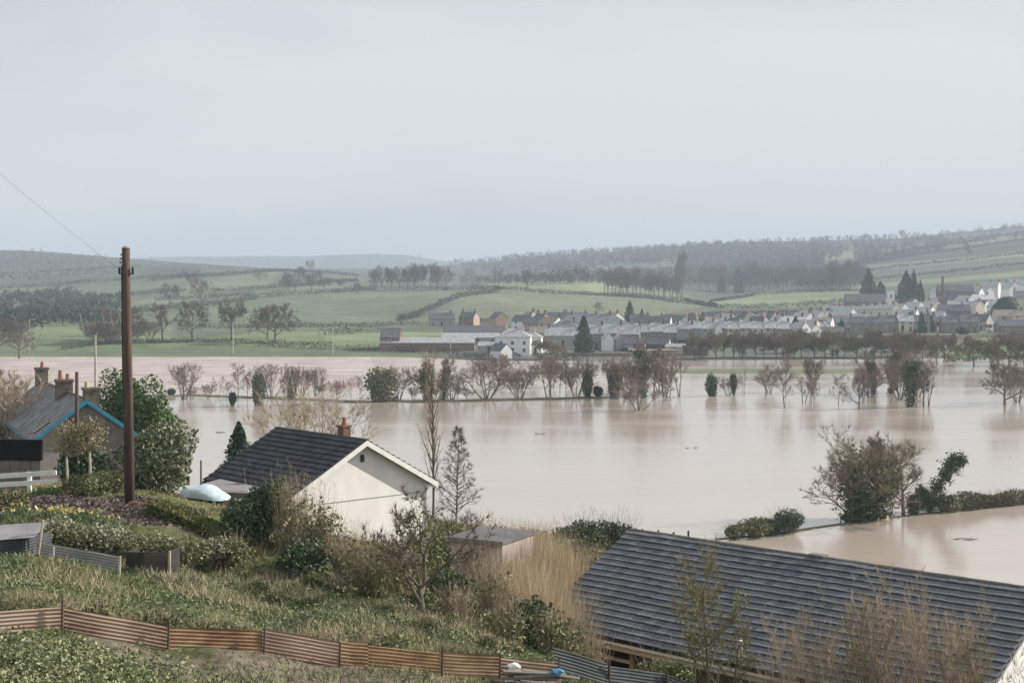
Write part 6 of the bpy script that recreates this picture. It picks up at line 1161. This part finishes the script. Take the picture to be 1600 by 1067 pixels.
plant(leafy('great', 5200, 11, 10, 20, .8, LEAFB, 'round', 310, 4, holes=.5), "evergreen_tree", "great spreading evergreen on the hillside's foot by the parked cars", "tree", hit(1570, 505, 500), (.62, .62, .68))
plant(leafy('great2', 2600, 6, 6, 9, .5, LEAFM, 'round', 311, 4, None, 120, TWIG, .12, holes=.5), "garden_tree", "bushy brownish tree left of the dark stone house with white gable", "tree", hit(1238, 552, 480), (.6, .6, .8))
HM = M("far_hedge", (.038, .042, .03), (.07, .068, .048), .2, .95, island=True)
def fhedge(pts, h, label, seed, den=12.0, dmin=362, w=None):
    B = [hit(a_, b_, dmin) for a_, b_ in pts]; P = []
    for i in range(len(B) - 1):
        for k in range(8): q = B[i].lerp(B[i + 1], k / 8); P.append(Vector((q.x, q.y, g1(q.x, q.y))))
    P.append(B[-1]); ln = sum((P[i + 1] - P[i]).length for i in range(len(P) - 1)); lf = max(.24, P[0].y * .00048); hedge(P, int(min(22000, ln * den / (lf / .4))), w or h * 1.0, h, lf, HM, seed, label, None, lump=.2)
for i, (pts, h, lab) in enumerate([
 ([(230, 536), (330, 534), (430, 538), (520, 540)], 1.6, "hedge at the foot of the bare oaks"), ([(95, 547), (200, 534), (260, 535)], 1.4, "hedge behind the leaning poles"), ([(400, 541), (520, 546), (600, 548), (720, 552)], 2.2, "dark hedge behind the shore road lamps"), ([(500, 524), (560, 521), (600, 520)], 3.0, "bushy hedge left of the brick works"),
 ([(300, 514), (420, 513), (520, 511), (620, 508), (700, 508), (780, 506)], 2.4, "long hedge along the foot of the big field"), ([(622, 502), (660, 490), (700, 472), (735, 462), (780, 456)], 4.0, "straight dark hedge climbing diagonally between two big fields"), ([(690, 454), (730, 453), (780, 454)], 5.0, "thick hedge topping the diagonal one"),
 ([(380, 468), (450, 462), (520, 458), (590, 453), (640, 453), (700, 454)], 4.5, "bushy hedge along the crest under the tree row"), ([(200, 490), (270, 482), (330, 476), (400, 468)], 4.0, "hedge crossing the left upper slope"), ([(330, 456), (400, 452), (470, 448), (560, 440)], 3.5, "hedge between the left upper fields"), ([(230, 440), (330, 432), (430, 425), (560, 432)], 4.0, "hedge on the left far crest"), ([(240, 470), (320, 466), (400, 462)], 3.5, "hedge beneath the upper bare tree"), ([(-30, 452), (90, 446), (200, 438), (300, 432)], 4.0, "hedge slanting across the left hill above the dark wood"), ([(-30, 430), (100, 424), (220, 418)], 4.0, "highest hedge across the left hill"), ([(100, 476), (200, 462), (290, 455)], 3.5, "hedge rising left of the upper bare trees"),
 ([(770, 452), (850, 458), (930, 462), (1020, 468), (1090, 476), (1120, 480)], 3.0, "hedge dipping across the field below the tree belt"), ([(950, 462), (1010, 465), (1070, 470), (1120, 480)], 3.2, "dark hedge below the tree belt"), ([(1120, 482), (1200, 482), (1260, 478), (1330, 472)], 3.5, "bushy hedge above the dark slated terrace"), ([(1110, 472), (1180, 462), (1250, 457), (1340, 455)], 3.0, "hedge along the top of the bright field"),
 ([(720, 506), (790, 500), (860, 500)], 2.4, "garden hedge behind the red brick house"), ([(840, 561), (880, 562), (915, 561)], 1.6, "green garden hedge right of the white villa"), ([(700, 562), (740, 561), (772, 563)], 2.2, "reddish thicket hedge left of the chapel"), ([(1480, 566), (1540, 562), (1610, 560)], 1.6, "low hedge along the wet meadow"),
 ([(1330, 442), (1420, 432), (1500, 424), (1620, 412)], 3.5, "lowest hedge across the right-hand hill"), ([(1330, 427), (1420, 416), (1500, 408), (1620, 396)], 3.5, "second hedge up the right-hand hill"), ([(1340, 414), (1440, 398), (1530, 386), (1620, 374)], 4.0, "third hedge up the right-hand hill"), ([(1380, 400), (1460, 386), (1540, 374), (1620, 362)], 4.0, "top hedge of the right-hand hill"), ([(1500, 372), (1512, 384), (1516, 396)], 3.0, "short hedge running down from the right-hand skyline")]):
    fhedge(pts, h, lab, 400 + i)
def wood(poly, n, h, mat, name, dmin, seed, cpt=16):
    cpt = int(cpt * 1.5); n = int(n * 1.6); h = h * .85
    rs = np.random.RandomState(seed); P = np.array(poly, float); lo, hi = P.min(0), P.max(0); C = []
    while len(C) < n:
        u, v_ = lo + (hi - lo) * rs.rand(2)
        if not inpoly(np.array([u]), np.array([v_]), poly)[0]: continue
        q = hit(u, v_, dmin); C.append(tuple(q))
    C = np.array(C); hh = h * (.6 + .7 * rs.rand(n)); A = np.repeat(C, cpt, 0); H_ = np.repeat(hh, cpt); d = unit(rs.normal(size=(len(A), 3))) * rs.rand(len(A), 1) ** .4
    A = A + d * np.stack([H_ * .36, H_ * .36, H_ * .40], 1); A[:, 2] += H_ * .55
    T = C.copy(); T[:, 2] += hh * .8; ch = [cards(A, np.repeat(hh, cpt) * .10, rs) + (0,), ribbons(C, T, hh * .06, rs) + (1,)]
    stuff(obj(name, mk_mesh(name, ch, [mat, BARK])))
WB = M("far_wood_bare", (.08, .07, .062), (.115, .10, .09), .05, .95, island=True); WG = M("far_wood_green", (.042, .056, .043), (.062, .078, .058), .05, .95, island=True)
wood([(-40, 468), (110, 462), (190, 474), (180, 508), (80, 512), (-40, 530)], 330, 9, WG, "wood", 500, 1, 26)
wood([(-40, 396), (60, 392), (170, 402), (215, 412), (170, 428), (60, 438), (-40, 440)], 420, 6, WG, "wood", 1300, 2, 14)
wood([(690, 413), (800, 405), (900, 398), (1000, 393), (1120, 384), (1160, 392), (1120, 410), (960, 418), (880, 428), (760, 425)], 900, 15, WB, "wood", 1500, 4, 12)
wood([(1060, 400), (1180, 388), (1300, 384), (1330, 396), (1260, 425), (1120, 440), (1060, 440)], 800, 15, WB, "wood", 1300, 5, 12)
wood([(900, 432), (1060, 425), (1340, 425), (1340, 452), (1100, 452), (950, 446)], 520, 14, WB, "wood", 1000, 6, 14)
wood([(1330, 384), (1480, 372), (1480, 392), (1340, 420)], 300, 13, WB, "wood", 1500, 7, 12)
wood([(700, 411), (850, 399), (1000, 391), (1120, 383), (1300, 377), (1450, 372), (1600, 356), (1600, 359), (1450, 375), (1300, 380), (1120, 387), (1000, 395), (850, 403), (700, 414)], 260, 14, WB, "skyline_wood", 2000, 8, 14)
wood([(720, 441), (960, 438), (960, 444), (720, 446)], 110, 12, WB, "wood", 1200, 9, 16)
wood([(1450, 380), (1620, 366), (1620, 372), (1460, 388)], 70, 12, WB, "wood", 1500, 10, 14)
wood([(150, 404), (330, 408), (660, 402), (660, 406), (330, 412), (150, 408)], 220, 20, WB, "distant_wood", 4800, 11, 8)

# flotsam on the water
def flotsam(px, py, n, label, seed):
    p = wpt(px, py); rd_ = random.Random(seed); e = thing("floating_branch", label, "branch", p, 0)
    for i in range(n):
        a = rd_.uniform(-.5, .5); c = Vector((rd_.uniform(-.8, .8), rd_.uniform(-.4, .4), .02)); d = Vector((cos(a), sin(a), rd_.uniform(0, .25))) * rd_.uniform(.4, 1.3); mb = MB(); mb.tube([c - d * .5, c + Vector((0, 0, .05)), c + d * .7], [.06, .05, .02], 5); mb.build("limb", BARK, e)
flotsam(342, 676, 5, "floating branch on the open flood beyond the dark conifer", 1); flotsam(1505, 842, 3, "floating branch on the brown water inside the flooded bank", 2); flotsam(846, 678, 2, "tiny floating branch alone on the open flood", 3); flotsam(1080, 700, 2, "small floating branch on the open flood before the ivied stump", 4)
